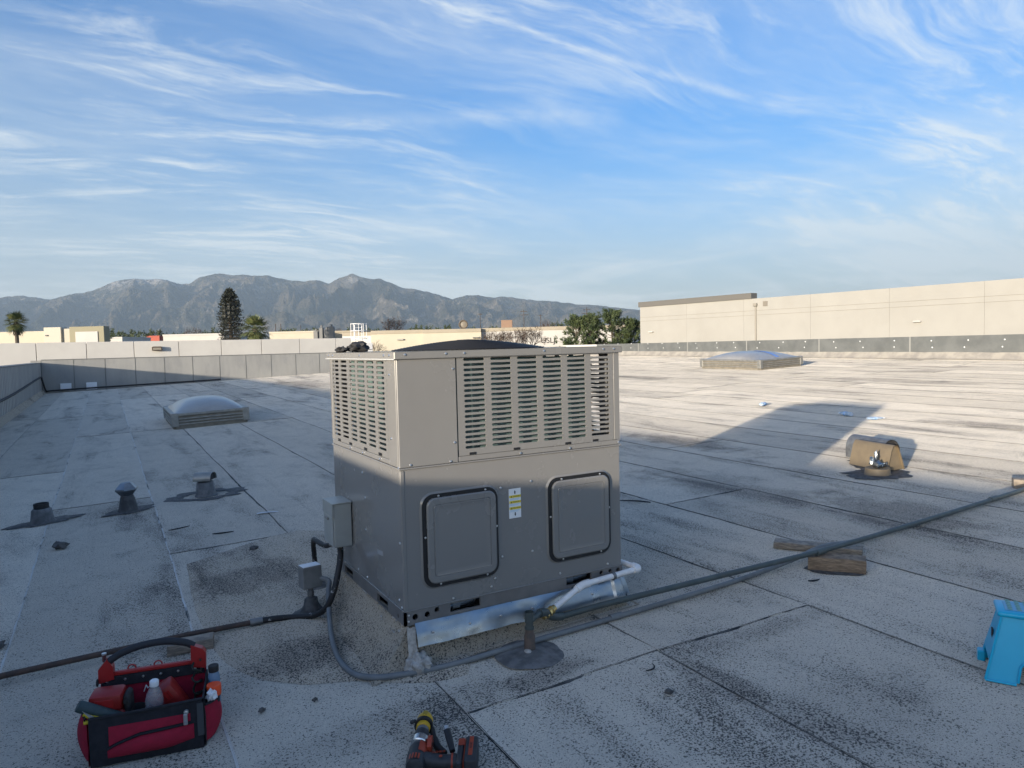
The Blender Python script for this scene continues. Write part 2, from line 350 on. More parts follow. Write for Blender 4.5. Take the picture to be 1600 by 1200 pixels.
PROF = [(-700, 476), (-400, 470), (-200, 474), (0, 466), (40, 462), (85, 468), (110, 462), (150, 455), (185, 441), (205, 437), (222, 436), (238, 438.5), (252, 436), (268, 438),
        (285, 443.5), (303, 444), (318, 434), (345, 428.5), (360, 429.5), (372, 431.5), (385, 430), (402, 432), (420, 430.5), (440, 435), (462, 439.5), (482, 440),
        (500, 438), (520, 443.5), (536, 435), (556, 428.5), (568, 433), (584, 437), (600, 436), (612, 441), (632, 450), (650, 452), (668, 456), (690, 461), (710, 468), (732, 461.5),
        (752, 462), (776, 465), (788, 463.5), (812, 466), (840, 470), (872, 471.5), (900, 475), (935, 477), (965, 481), (1000, 484), (1080, 492), (1200, 503), (1400, 508), (1700, 510), (2300, 505)]
def prof(px):
    for (x0, y0), (x1, y1) in zip(PROF, PROF[1:]):
        if x0 <= px <= x1: return y0 + (y1 - y0) * (px - x0) / (x1 - x0)
    return PROF[-1][1]
def mountains():
    mb = MB(); nu, nv = 900, 150; DR = 12500.0
    def fn(u, v):
        px = -520 + u * 2600; tx = (px - 800) / 1109
        y = prof(px) + 1.2 * nz(px * 0.09, 3.3) + 0.8 * nz(px * 0.31, 1.3)
        hz = 560.2 - px * 0.0239
        H = (hz - y) / 1109 * DR
        d0 = 7400 + 500 * nz(px * 0.004, 9.1)
        d = d0 + (DR - d0) * v if v <= 0.9 else DR
        t = min(v / 0.9, 1.0); d = d0 + (DR - d0) * t
        if v > 0.9: d = DR + (v - 0.9) * 16000
        lat = tx * d
        wx = lat * 0.0012 + 0.5 * nz(lat * 0.0007, d * 0.0006, 2); wy = d * 0.00048
        rid = 0; amp = 1.0; fr = 1.0
        for o in range(7):
            rid += amp * (1 - abs(nz(wx * fr + o * 7.3, wy * fr * 1.15, o * 3.1)) * 2); amp *= 0.55; fr *= 2.03
        rid = rid / 1.9
        body = t ** 1.35
        foot = 0.10 * max(0.0, math.sin(min(t * 2.4, 1) * math.pi)) * (0.5 + nz(lat * 0.0007, 5))
        z = H * (body + foot) + 1400 * (rid - 0.66) * (t * (1 - t)) ** 0.65 * 1.25 * min(H / 900, 1)
        if v > 0.9: z = H * (1 - (v - 0.9) * 6)
        z = min(z, H * (d / DR) * 0.985) if t < 1 else z
        return camp(lat, d, GZ + max(z, 0) + (1.2 - GZ) * t)
    mb.grid(fn, nu, nv)
    m = bpy.data.materials.new('chaparral_mountain'); m.use_nodes = True; N = NT(m.node_tree); b = m.node_tree.nodes['Principled BSDF']
    geo = N.n('NewGeometry'); pos = geo.outputs['Position']
    n1 = N.noise(pos, 0.0016, 8, 0.66); n2 = N.noise(pos, 0.008, 6, 0.7)
    col = N.mix(N.ramp(n1, 0.38, 0.62), (0.060, 0.064, 0.046), (0.20, 0.165, 0.12))
    rock = N.math('MULTIPLY', N.ramp(n2, 0.50, 0.66), N.ramp(N.noise(pos, 0.0007, 5, 0.6), 0.44, 0.6))
    col = N.mix(N.math('MULTIPLY', rock, 0.9), col, (0.48, 0.41, 0.33))
    sp = N.n('SeparateXYZ', i_Vector=pos)
    hi = N.ramp(sp.outputs[2], 1000, 1420)
    pk = None
    for q, w in ((222, 1150), (556, 250)):
        c = camp((q - 800) / 1109 * 12300, 12300, 0)
        dv = N.n('VectorMath', operation='DISTANCE'); N.put(dv.inputs[0], pos); dv.inputs[1].default_value = (c.x, c.y, 1250)
        k = N.ramp(dv.outputs['Value'], w * 0.3, w, 1.0, 0.0)
        pk = k if pk is None else N.math('MAXIMUM', pk, k)
    snow = N.math('MULTIPLY', N.math('MULTIPLY', hi, pk), N.ramp(n2, 0.36, 0.56))
    col = N.mix(N.math('MULTIPLY', snow, 0.85), col, (0.72, 0.69, 0.66))
    N.put(b.inputs['Base Color'], col); b.inputs['Roughness'].default_value = 0.95; b.inputs['Specular IOR Level'].default_value = 0.1
    bn = N.n('Bump', i_Strength=1.0, i_Distance=420.0, i_Height=N.noise(N.mapping(pos, scale=(1, 1, 0.6)), 0.0042, 9, 0.62)); N.put(b.inputs['Normal'], bn.outputs[0])
    tag(mb.build('mountains', m, smooth=60), kind='structure')
mountains()

# ------------------------------------------------------------------ the roof: deck, cap sheets, lap seams
XL, XR, YB, YN = -3.05, 19.4, 27.3, -7.0
def roof():
    d = MB()
    d.grid(lambda u, v: (XL + (XR - XL) * u, YN + (YB - YN) * v, GG + GA * (XL + (XR - XL) * u) + GB * (YN + (YB - YN) * v) - 0.045), 12, 16)
    deck = tag(d.build('roof', ROOF2), kind='structure')
    edges = [XL, -2.42, -1.56, -0.74, 0.07, 1.0, 1.94, 2.76, 3.62, 4.46]
    while edges[-1] < XR - 0.5: edges.append(edges[-1] + 0.885)
    edges[-1] = XR
    r = random.Random(3)
    laps_known = {1: [7.34, 15.6], 2: [4.9, 11.2, 19.0], 3: [2.62, 11.15, 20.5], 4: [-0.46, 11.0, 20.9], 5: [-0.50, 10.8, 21.2], 6: [-1.9, 7.4, 17.0], 7: [1.4, 11.3, 20.6], 8: [-1.2, 8.6, 18.5], 9: [3.3, 13.0, 22.0]}
    for i in range(len(edges) - 1):
        x0, x1 = edges[i], edges[i + 1]
        laps = laps_known.get(i) or [r.uniform(-3, 2), r.uniform(6, 9), r.uniform(15, 18)]
        ys = [YN] + [y for y in laps if YN + 0.5 < y < YB - 0.5] + [YB]
        wx = lambda y, e: e if e in (XL, XR) else e + 0.012 * nz(y * 0.6, e * 3) + 0.005 * nz(y * 4.1, e * 5) + 0.0025 * nz(y * 19, e)
        wy = lambda x, e: e if e in (YN, YB) else e + 0.012 * nz(x * 3.1, e) + 0.004 * nz(x * 14, e) - 0.03 * (x - x0)
        for a, bq in zip(ys, ys[1:]):
            sh = MB(); yy = [0.0]; y = a
            while y < bq - 0.01:
                y += 0.07 if y < 3.5 else (0.16 if y < 9 else 0.5); yy.append(min((y - a) / (bq - a), 1.0))
            yy[-1] = 1.0; nv = len(yy) - 1; nu = 8
            def fn(u, v):
                t = yy[round(v * nv)]; yc = a + (bq - a) * t
                xa = wx(yc, x0); xb = wx(yc, x1) + (0.03 if x1 < XR else 0); x = xa + (xb - xa) * u
                ya = wy(x, a); yb = wy(x, bq) + (0.03 if bq < YB else 0); yv = ya + (yb - ya) * t
                return (x, yv, rz(x, yv) + 0.0035 * max(0.0, 1 - (x - xa) / 0.22) + 0.0035 * max(0.0, 1 - (yv - ya) / 0.3))
            sh.grid(fn, nu, nv)
            # thickness along the exposed edges
            for j in range(nv):
                p, q = Vector(fn(0, j / nv)), Vector(fn(0, (j + 1) / nv)); sh.add([p, q, q - Vector((-0.002, 0, 0.011)), p - Vector((-0.002, 0, 0.011))], [(0, 1, 2, 3)])
            for j in range(nu):
                p, q = Vector(fn(j / nu, 0)), Vector(fn((j + 1) / nu, 0)); sh.add([p, q, q - Vector((0, -0.002, 0.011)), p - Vector((0, -0.002, 0.011))], [(0, 1, 2, 3)])
            sh.build('cap_sheet', ROOF, deck, smooth=40)
            if a > YN:      # bitumen squeezed out along the end lap
                e = MB(); n = int((x1 - x0) / 0.03)
                def eb(u, v):
                    x = x0 + (x1 - x0) * u; w = 0.006 + 0.014 * max(0, nz(x * 7, a)) + 0.006 * nz(x * 31, a)
                    yv = wy(x, a) + 0.004 - (1 - v) * max(w, 0.0015); return (x, yv, rz(x, yv) + 0.0035 * max(0.0, 1 - (x - x0) / 0.22) + 0.0012 + 0.0032 * v)
                e.grid(eb, n, 1); e.build('lap_bitumen', BEADM, deck)
        if i > 0:
            e = MB(); n = 620
            def sb(u, v):
                y = YN + (YB - YN) * (u ** 1.7); w = 0.005 + 0.015 * max(0, nz(y * 1.3, x0 * 7)) + 0.007 * nz(y * 6.5, x0) + 0.005 * nz(y * 23, x0)
                x = wx(y, x0) + 0.004 - (1 - v) * max(w, 0.008) ; return (x, y, rz(x, y) + 0.0016 + 0.0026 * v)
            e.grid(sb, n, 1); e.build('seam_bitumen', BEADW if i in (2, 3) else BEADM, deck)
    # the old apron of felt left of the unit, laid over the sheets
    ap = MB(); poly = [(-0.66, 2.3), (0.3, 2.5), (0.3, -0.04), (-0.28, 0.10), (-0.46, 0.22), (-0.60, 0.42), (-0.68, 0.75), (-0.70, 1.5)]
    pts = smoothpath(poly + [poly[0]], 5)[:-1]; c = Vector((-0.15, 1.2))
    rings = [1.0, 0.97, 0.75, 0.5, 0.25]; vs = []; fs = []; n = len(pts)
    for k, rr in enumerate(rings):
        for p in pts:
            x = c.x + (p[0] - c.x) * rr; y = c.y + (p[1] - c.y) * rr
            if k == 0: x += 0.008 * nz(x * 9, y * 9); y += 0.008 * nz(y * 9, x * 9, 3)
            vs.append((x, y, rz(x, y) + (0.002 if k == 0 else 0.0135)))
    vs.append((c.x, c.y, rz(c.x, c.y) + 0.0135))
    for k in range(len(rings) - 1):
        for j in range(n): fs.append((k * n + j, k * n + (j + 1) % n, (k + 1) * n + (j + 1) % n, (k + 1) * n + j))
    for j in range(n): fs.append(((len(rings) - 1) * n + j, (len(rings) - 1) * n + (j + 1) % n, len(vs) - 1))
    ap.add(vs, fs); ap.build('felt_apron', ROOF2, deck, smooth=40)
    return deck
DECK = roof()

# ------------------------------------------------------------------ parapets round the roof
def parapets():
    # left wall: runs beside the camera and shades the near roof
    t = thing('parapet_wall', 'left parapet wall clad in shaded grey ribbed sheets', 'wall', (XL, 0, 0))
    m = MB(); m.box(-0.30, -0.022, -7.5, YB + 0.3, GZ, 0.995); m.build('wall_core', PANEL, t)
    m = MB(); m.box(-0.32, 0.012, -7.5, YB + 0.3, 0.998, 1.022, 0.004); m.build('coping', FLASH, t)
    y = -7.5
    while y < YB - 0.01:
        w = min(1.22, YB - y); p = MB(); p.box(-0.020, 0.0, y + 0.004, y + w - 0.004, -0.5, 0.993, 0.003)
        for k in range(4): p.box(0.0005, 0.007, y + 0.12 + k * 0.3, y + 0.145 + k * 0.3, -0.05, 0.990, 0.003) if w > 1.2 else None
        p.build('sheet', PANEL, t); y += w
    m = MB()
    def cf(u, v):
        y = -7 + u * (YB + 7); z = rz(XL + 0.05, y); return (0.002 + 0.11 * v + 0.012 * nz(y * 2, v), y, z + 0.14 * (1 - v) ** 1.3 + 0.010 + 0.008 * nz(y * 3, v * 3))
    m.grid(cf, 160, 4); m.build('felt_upstand', ROOF2, t, smooth=50)
    # back wall
    t = thing('parapet_wall', 'back parapet of plain grey sheets with a diagonal shadow across', 'wall', (0, YB, 0))
    m = MB(); m.box(XL - 0.3, XR, 0.022, 0.3, GZ, 1.10); m.build('wall_core', PANEL, t)
    m = MB(); m.box(XL + 0.02, XR, -0.014, 0.32, 1.103, 1.128, 0.004); m.build('coping', FLASH, t)
    x = XL + 0.012
    while x < XR - 0.02:
        w = min(0.985, XR - 0.005 - x); p = MB(); p.box(x + 0.006, x + w - 0.006, 0.0, 0.02, -0.4, 1.098, 0.003); p.build('sheet', PANEL, t)
        q = MB(); q.box(x - 0.014, x + 0.0025, -0.007, -0.0005, -0.4, 1.095, 0.002); q.build('joint_strip', FLASH, t); x += w
    for x in (XL + 0.55, XL + 1.35):
        s = MB(); z = rz(XL + 0.6, YB); s.box(x, x + 0.34, -0.05, -0.01, z + 0.06, z + 0.32, 0.006); s.build('scupper_box', WHITE, t)
    # right wall
    t = thing('parapet_wall', 'right parapet with dark grey metal flashing and rows of fasteners', 'wall', (XR, 0, 0))
    m = MB(); m.box(0.012, 0.3, -5, YB + 0.3, GZ, 1.195); m.build('wall_core', PALEW, t)
    ys = [21.6 - 3.05 * k for k in range(-1, 9)]
    for y in ys:
        a, bq = max(y - 3.05, -5), min(y, YB - 0.02)
        if bq - a < 0.3: continue
        z0 = GG + GA * XR + GB * (a + bq) / 2 + 0.17
        p = MB(); p.box(-0.008, 0.010, a + 0.01, bq - 0.01, z0, 1.20, 0.003); p.build('flashing_panel', FLASH, t)
        q = MB(); q.box(-0.013, -0.009, bq - 0.022, bq + 0.018, z0 + 0.01, 1.195, 0.001); q.build('joint_cover', pm('joint_pale', (0.28, 0.28, 0.265), None, rough=0.6) if y == ys[0] else bpy.data.materials['joint_pale'], t)
        f = MB()
        for k in range(3):
            for zz in (z0 + 0.17, z0 + 0.36): f.lathe([(0.0, 0.012), (0.014, 0.008), (0.02, 0)], 8, Matrix.Translation((-0.0085, a + 0.55 + k * 0.97 + rnd.uniform(-.1, .1), zz)) @ Matrix.Rotation(-math.pi / 2, 4, 'Y'))
        tag(f.build('fastener_washers', WHITE, t), kind='stuff')
    m = MB()
    def cr(u, v):
        y = -5 + u * (YB + 5); z = rz(XR - 0.1, y); return (-0.010 - 0.16 * v + 0.014 * nz(y * 1.6, v), y, z + 0.19 * (1 - v) ** 1.2 + 0.012 + 0.012 * nz(y * 2.6, v * 3))
    m.grid(cr, 150, 4); m.build('cant_strip', CANT, t, smooth=50)
    # a cable along the left wall and along the foot of the back wall
    c = MB(); c.tube(smoothpath([(XL + 0.03, 8, 0.28), (XL + 0.03, 13, 0.30), (XL + 0.03, 17, 0.32), (XL + 0.03, 21, 0.40), (XL + 0.03, 26.3, 0.52), (XL + 0.04, 26.9, 0.42), (XL + 0.12, 27.2, 0.02), (XL + 0.3, 27.16, 0.02), (XL + 1.5, 27.14, 0.06), (XL + 4.6, 27.14, 0.14), (XL + 5.9, 27.05, 0.18)], 5), 0.028, 6)
    tag(c.build('cable', BLACKM, smooth=60), 'black cable along the foot of the corner parapets', 'cable')
parapets()

# ------------------------------------------------------------------ curb and rooftop air conditioner
UW, UD, UH, ZR, ZS, ZC = 1.192, 1.031, 1.19, 0.0635, 0.683, 1.158
def curb():
    t = thing('equipment_curb', 'felt wrapped roof curb under the air conditioner', 'curb', (0, 0, rz(0, 0)))
    o = Vector((0, 0, -rz(0, 0)))
    m = MB()      # skirt of felt rising from the roof to the rail
    ring = []
    def loop(inx, iny, zf):
        pts = []; n = 22
        xa, xb, ya, yb = 0.03 - inx, UW - 0.03 + inx * 0.6, 0.03 - iny, UD - 0.03 + iny
        for k in range(n): pts.append((xa + (xb - xa) * k / n, ya))
        for k in range(n): pts.append((xb, ya + (yb - ya) * k / n))
        for k in range(n): pts.append((xb - (xb - xa) * k / n, yb))
        for k in range(n): pts.append((xa, yb - (yb - ya) * k / n))
        out = []
        for x, y in pts:
            wob = 0.010 * nz(x * 6, y * 6, inx * 9) if zf is None or inx > 0.03 else 0
            z = rz(x, y) + 0.006 if zf is None else zf
            out.append(Vector((x + wob, y + wob, z)) + o)
        return out
    L = [loop(0.0, 0.0, -0.004), loop(0.012, 0.0, -0.03), loop(0.05, 0.008, -0.085), loop(0.095, 0.02, -0.135), loop(0.13, 0.035, -0.17), loop(0.19, 0.065, None)]
    n = len(L[0]); vs = [p for q in L for p in q]
    m.add(vs, [(k * n + j, k * n + (j + 1) % n, (k + 1) * n + (j + 1) % n, (k + 1) * n + j) for k in range(len(L) - 1) for j in range(n)])
    m.build('felt_skirt', roof_material('curb_felt', (0.74, 0.70, 0.64), 0.06), t, smooth=50)
    # bent strip of bright sheet metal along the front
    m = MB()
    def sf(u, v):
        x = 0.045 + u * 1.15; w = 0.0045 * nz(x * 4, v * 1.5) + 0.002 * nz(x * 11, v * 3, 2)
        top = 0.006 + 0.010 * nz(x * 3.1, 7); bot = -0.088 + 0.006 * nz(x * 9, 3) - (0.010 if u > 0.93 else 0)
        return (x + (0.02 * (1 - v) * (u > 0.95)), -0.006 - 0.034 * (1 - v) ** 0.8 + w - (0.014 if 0.93 < u < 0.97 else 0), -0 + bot + (top - bot) * v - rz(0, 0))
    m.grid(sf, 90, 8); st = m.build('flashing_strip', SHEET, t, smooth=35)
    m = MB()
    for x in (0.12, 0.30, 0.46, 0.63, 0.80, 0.98, 1.12): m.lathe([(0.0, 0.004), (0.005, 0.003), (0.007, 0)], 8, Matrix.Translation((x, -0.028, -0.04 - rz(0, 0))) @ Matrix.Rotation(math.pi / 2, 4, 'X'))
    tag(m.build('strip_screws', SCREW, st), kind='stuff')
    m = MB()      # right end, folded round the corner
    m.grid(lambda u, v: (1.19 + 0.05 * u + 0.008 * nz(u * 4, v * 4), -0.012 - 0.030 * (1 - v) + 0.09 * u + 0.01 * nz(u * 5, v * 3, 6), -0.10 + 0.10 * v * (1 - 0.45 * u) - rz(0, 0)), 8, 8)
    m.build('folded_end', SHEET, t, smooth=30)
    # mastic at the corner
    m = MB(); bm = bmesh.new(); bmesh.ops.create_icosphere(bm, subdivisions=4, radius=1)
    for v in bm.verts:
        c = v.co; k = 1 + 0.35 * nz(c.x * 2.2, c.y * 2.2, c.z * 2.2) + 0.15 * nz(c.x * 6, c.y * 6, c.z * 6)
        v.co = Vector((0.045 + c.x * 0.055 * k, -0.035 + c.y * 0.055 * k, -0.165 + c.z * 0.05 * k)) + o
    m.bm(bm); m.build('mastic_lump', MASTIC, t, smooth=60)
    m = MB()
    m.grid(lambda u, v: Vector((0.006 + u * 0.036, -0.004 - 0.02 * (1 - v) - 0.012 * u + 0.006 * nz(u * 5, v * 5), -0.004 - 0.13 * (1 - v) + 0.008 * nz(u * 7, v * 3, 3))) + o, 6, 10)
    m.build('mastic_smear', MASTIC, t, smooth=60)
    m = MB()      # drips of white along the left side
    r = random.Random(5)
    for k in range(22):
        y = r.choice((0.06, 0.12, 0.30, 0.36, 0.55, 0.60, 0.9)) + r.uniform(-.05, .05); z = -0.004 - r.random() ** 3 * 0.05; s = r.uniform(0.003, 0.009)
        m.lathe([(0, 0.006), (s * 0.7, 0.004), (s, 0)], 7, Matrix.Translation(Vector((0.005 - (-z) * 0.45, y, z)) + o) @ Matrix.Rotation(math.radians(-60), 4, 'Y') @ Matrix.Diagonal((0.8, r.uniform(0.6, 2.4), 1, 1)), 0.5, k)
    tag(m.build('paint_drips', MASTIC, t), kind='stuff')
curb()

def slot_panel(mb, u0, u1, v0, v1, cols, v_top, v_bot, rows, sh, plane, dep):
    """pierced sheet in the (u, v) plane: slots in the given columns; plane maps (u, v, w) to space"""
    def ring(a, b, c, d, x0, x1, y0, y1):
        r = min(y1 - y0, x1 - x0) / 2 * 0.98
        cor = [(b, d), (a, d), (a, c), (b, c)]; arcs = []
        for cx, cy, a0 in ((x1 - r, y1 - r, 0), (x0 + r, y1 - r, 90), (x0 + r, y0 + r, 180), (x1 - r, y0 + r, 270)):
            arcs.append([(cx + r * math.cos(math.radians(a0 + q)), cy + r * math.sin(math.radians(a0 + q))) for q in (0, 45, 90)])
        vs = []; fs = []
        for k in range(4):
            vs.append((*cor[k], 0)); vs += [(*p, 0) for p in arcs[k]]
        for k in range(4):
            b0 = k * 4; fs += [(b0, b0 + 1, b0 + 2), (b0, b0 + 2, b0 + 3)]; n0 = ((k + 1) % 4) * 4; fs.append((b0, b0 + 3, n0 + 1, n0))
        flat = [p for arc in arcs for p in arc]; o = len(vs)
        vs += [(*p, 0) for p in flat] + [(*p, dep) for p in flat]; n = len(flat)
        fs += [(o + i, o + (i + 1) % n, o + n + (i + 1) % n, o + n + i) for i in range(n)]
        mb.add([plane(*p) for p in vs], fs)
    us = [u0] + [(cols[i][1] + cols[i + 1][0]) / 2 for i in range(len(cols) - 1)] + [u1]
    pitch = (v_top - v_bot) / (rows - 1); vt = v_top + pitch / 2; vb = v_bot - pitch / 2
    for i, (a, b) in enumerate(cols):
        for k in range(rows):
            vc = v_top - k * pitch; ring(us[i], us[i + 1], vc - pitch / 2, vc + pitch / 2, a, b, vc - sh / 2, vc + sh / 2)
    for a, b in ((v0, vb), (vt, v1)):
        if b - a > 1e-4: mb.add([plane(u0, a, 0), plane(u1, a, 0), plane(u1, b, 0), plane(u0, b, 0)], [(0, 1, 2, 3)])

def unit():
    t = thing('rooftop_air_conditioner', 'taupe packaged air conditioner with louvred top half standing on the roof curb', 'air conditioner', (0, 0, 0))
    B = 0.0025
    def P(name, mat, *boxes, parent=t, b=B):
        m = MB()
        for q in boxes: m.box(*q, b)
        return m.build(name, mat, parent, smooth=30)
    # base rails with their fork and hoist openings
    def rail(name, length, holes, rects, plane):
        from mathutils.geometry import tessellate_polygon
        outer = [(0, 0), (length, 0), (length, ZR - 0.001), (0, ZR - 0.001)]; loops = [outer]
        for x, z, r in holes: loops.append([(x + r * math.cos(2 * math.pi * k / 14), z + r * math.sin(2 * math.pi * k / 14)) for k in range(14)])
        for a, b, c, d in rects: loops.append([(a, c), (b, c), (b, d), (a, d)])
        tri = tessellate_polygon([[Vector((x, z, 0)) for x, z in l] for l in loops]); flat = [p for l in loops for p in l]
        m = MB(); m.add([plane(x, z, 0) for x, z in flat], [tuple(f) for f in tri])
        for l in loops: n = len(l); m.add([plane(x, z, 0) for x, z in l] + [plane(x, z, 0.012) for x, z in l], [(i, (i + 1) % n, n + (i + 1) % n, n + i) for i in range(n)])
        return m.build(name, RAILP, t)
    fr = rail('base_rail', UW, [(0.05, 0.033, 0.014), (0.107, 0.033, 0.013), (0.153, 0.044, 0.012), (1.058, 0.046, 0.012), (1.112, 0.044, 0.011), (1.165, 0.042, 0.012)],
              [(0.218, 0.369, 0.018, 0.056), (0.845, 0.995, 0.018, 0.058)], lambda u, v, w: (u, w, v))
    rail('base_rail', UD, [(0.078, 0.024, 0.010)], [(0.207, 0.356, 0.006, 0.046), (0.738, 0.884, 0.006, 0.046)], lambda u, v, w: (w, u, v))
    P('base_rail', RAILP, (0.0, UW, UD - 0.012, UD, 0, ZR)); P('base_rail', RAILP, (UW - 0.012, UW, 0.013, UD - 0.013, 0, ZR))
    m = MB(); m.box(0.06, UW - 0.06, 0.07, UD - 0.07, 0.002, ZR - 0.004); m.build('base_pan', BLACKM, t)
    for a, b in ((0.225, 0.36), (0.85, 0.99)):
        m = MB(); m.tube([(a, 0.035, 0.034), (b, 0.038, 0.040)], 0.007, 6); m.tube([(a, 0.05, 0.022), (b, 0.05, 0.030)], 0.009, 6); m.box(a + 0.02, a + 0.055, 0.03, 0.05, 0.02, 0.045); m.build('rail_piping', SHEET, t, smooth=40)
    # lower cabinet
    P('front_panel', PAINT, (0.004, UW - 0.004, 0.003, 0.022, ZR, ZS - 0.002)); P('side_panel', PAINT, (0.003, 0.022, 0.024, UD - 0.004, ZR, ZS - 0.002))
    P('corner_post', PAINT, (0.0, 0.0215, 0.0, 0.0215, ZR + 0.001, ZS - 0.003), b=0.004)
    P('side_panel', PAINT, (UW - 0.022, UW - 0.002, 0.024, UD - 0.004, ZR, ZS - 0.002)); P('back_panel', PAINT, (0.024, UW - 0.024, UD - 0.022, UD - 0.002, ZR, ZS - 0.002))
    P('waist_trim', PAINT, (-0.004, UW + 0.004, -0.004, 0.026, ZS - 0.001, ZS + 0.006), (-0.004, 0.026, 0.027, UD + 0.004, ZS - 0.001, ZS + 0.006), b=0.0015)
    m = MB(); m.box(0.03, UW - 0.03, 0.03, UD - 0.03, ZS - 0.02, ZS - 0.004); m.build('divider', BLACKM, t)
    P('rail_bead', PAINT, (0.0, UW, -0.003, 0.0025, ZR - 0.002, ZR + 0.004), (-0.003, 0.0025, 0.003, UD, ZR - 0.002, ZR + 0.004), b=0.0012)
    # two gasketed doors on the front
    for x0, x1 in ((0.113, 0.456), (0.764, 1.104)):
        z0, z1 = 0.165, 0.546
        d = MB()
        def layer(g, y): return [(u, y, w) for u, w in rrect(x0 + g, x1 - g, z0 + g, z1 - g, max(0.040 - g, 0.010), 5)]
        L = [layer(0.004, 0.002), layer(0.0, -0.006), layer(0.0, -0.012), layer(0.006, -0.0165), layer(0.029, -0.0165), layer(0.032, -0.0135), layer(0.035, -0.0175), layer(0.038, -0.0165), layer(0.06, -0.0165)]
        n = len(L[0]); d.add([p for q in L for p in q], [(k * n + j, k * n + (j + 1) % n, (k + 1) * n + (j + 1) % n, (k + 1) * n + j) for k in range(len(L) - 1) for j in range(n)] + [tuple((len(L) - 1) * n + j for j in range(n))])
        door = d.build('access_door', PAINT, t, smooth=35)
        q = MB(); a = rrect(x0 - 0.019, x1 + 0.012, z0 - 0.016, z1 + 0.016, 0.054, 6); b_ = rrect(x0 - 0.0005, x1 + 0.0005, z0 - 0.0005, z1 + 0.0005, 0.040, 6); n = len(a)
        q.add([(u, 0.002, w) for u, w in a] + [(u, -0.007, w) for u, w in a] + [(u, -0.007, w) for u, w in b_] + [(u, 0.002, w) for u, w in b_],
              [(k * n + j, k * n + (j + 1) % n, (k + 1) * n + (j + 1) % n, (k + 1) * n + j) for k in range(3) for j in range(n)])
        q.build('gasket', BLACK, door, smooth=40)
        q = MB(); a = rrect(x0 - 0.028, x1 + 0.020, z0 - 0.025, z1 + 0.025, 0.062, 6); b_ = rrect(x0 - 0.0195, x1 + 0.0125, z0 - 0.0165, z1 + 0.0165, 0.054, 6)
        q.add([(u, 0.0029, w) for u, w in a] + [(u, -0.0045, w) for u, w in b_] + [(u, 0.0029, w) for u, w in b_],
              [(k * n + j, k * n + (j + 1) % n, (k + 1) * n + (j + 1) % n, (k + 1) * n + j) for k in range(2) for j in range(n)])
        q.build('door_frame', PAINT, door, smooth=60)
        q = MB()
        for u, w in ((x0 + 0.06, z1 + 0.006), (x1 - 0.05, z1 + 0.006), (x0 - 0.007, (z0 + z1) / 2 + 0.02), (x1 + 0.005, (z0 + z1) / 2 + 0.02), (x0 + 0.06, z0 - 0.006), (x1 - 0.05, z0 - 0.006)):
            q.lathe([(0, 0.004), (0.004, 0.003), (0.0055, 0)], 8, Matrix.Translation((u, -0.007, w)) @ Matrix.Rotation(math.pi / 2, 4, 'X'))
        tag(q.build('door_screws', SCREW, door), kind='stuff')
    # warning label between the doors
    m = MB(); m.box(0.533, 0.597, 0.0012, 0.0028, 0.397, 0.536); lab = tag(m.build('warning_label', WHITE, t), 'white warning label with three yellow bands')
    for z in (0.499, 0.473, 0.444):
        m = MB(); m.box(0.5345, 0.5965, 0.0004, 0.0011, z - 0.006, z + 0.006); m.build('yellow_band', YEL, lab)
        m = MB(); m.prism([(0.542, z - 0.004), (0.550, z - 0.004), (0.546, z + 0.004)], -0.0004, 0.0003); m.build('hazard_triangle', INK, lab)
        text_part('DANGER' if z > 0.46 else 'CAUTION', 0.0085, INK, lab, Matrix.Translation((0.572, 0.0002, z)) @ FACE_FRONT, ext=0.0001)
        m = MB(); m.box(0.5355, 0.590, 0.0006, 0.0011, z - 0.0125, z - 0.0085); m.box(0.5355, 0.582, 0.0006, 0.0011, z - 0.0175, z - 0.0145); m.build('small_print', SKYW, lab)
    for zc, s in ((0.519, 1), (0.415, -1)):
        m = MB(); m.prism([(0.565 - 0.005, zc - 0.001 * s), (0.565, zc + 0.009 * s), (0.565 + 0.005, zc - 0.001 * s), (0.5675, zc - 0.001 * s), (0.5675, zc - 0.009 * s), (0.5625, zc - 0.009 * s), (0.5625, zc - 0.001 * s)], 0.0004, 0.0011); m.build('arrow_mark', INK, lab)
    # upper cabinet: blank corner panel, louvred panels, posts
    P('blank_panel', PAINT, (0.0, 0.278, 0.0, 0.018, ZS + 0.007, ZC))
    P('front_strip', PAINT, (0.280, UW, 0.002, 0.018, ZS + 0.007, 0.714)); P('corner_post', PAINT, (1.155, UW, 0.0, 0.03, 0.716, ZC))
    m = MB(); cols = [(0.316, 0.423), (0.453, 0.562), (0.594, 0.703), (0.734, 0.843), (0.874, 0.983), (1.014, 1.128)]
    slot_panel(m, 0.282, 1.153, 0.716, ZC, cols, 1.147, 0.752, 18, 0.0125, lambda u, v, w: (u, 0.001 + w, v), 0.006); m.build('louvre_panel', PAINT, t)
    P('corner_post', PAINT, (0.0, 0.016, 0.019, 0.128, ZS + 0.007, ZC)); P('corner_post', PAINT, (0.0, 0.016, 1.000, UD, 0.716, ZC)); P('side_strip', PAINT, (0.002, 0.018, 0.130, UD, ZS + 0.007, 0.713))
    m = MB(); cols = [(0.160, 0.262), (0.300, 0.404), (0.438, 0.548), (0.580, 0.676), (0.722, 0.828), (0.866, 0.976)]
    slot_panel(m, 0.130, 0.998, 0.716, ZC, cols, 1.143, 0.752, 18, 0.0115, lambda u, v, w: (0.001 + w, u, v), 0.006); m.build('louvre_panel', PAINT, t)
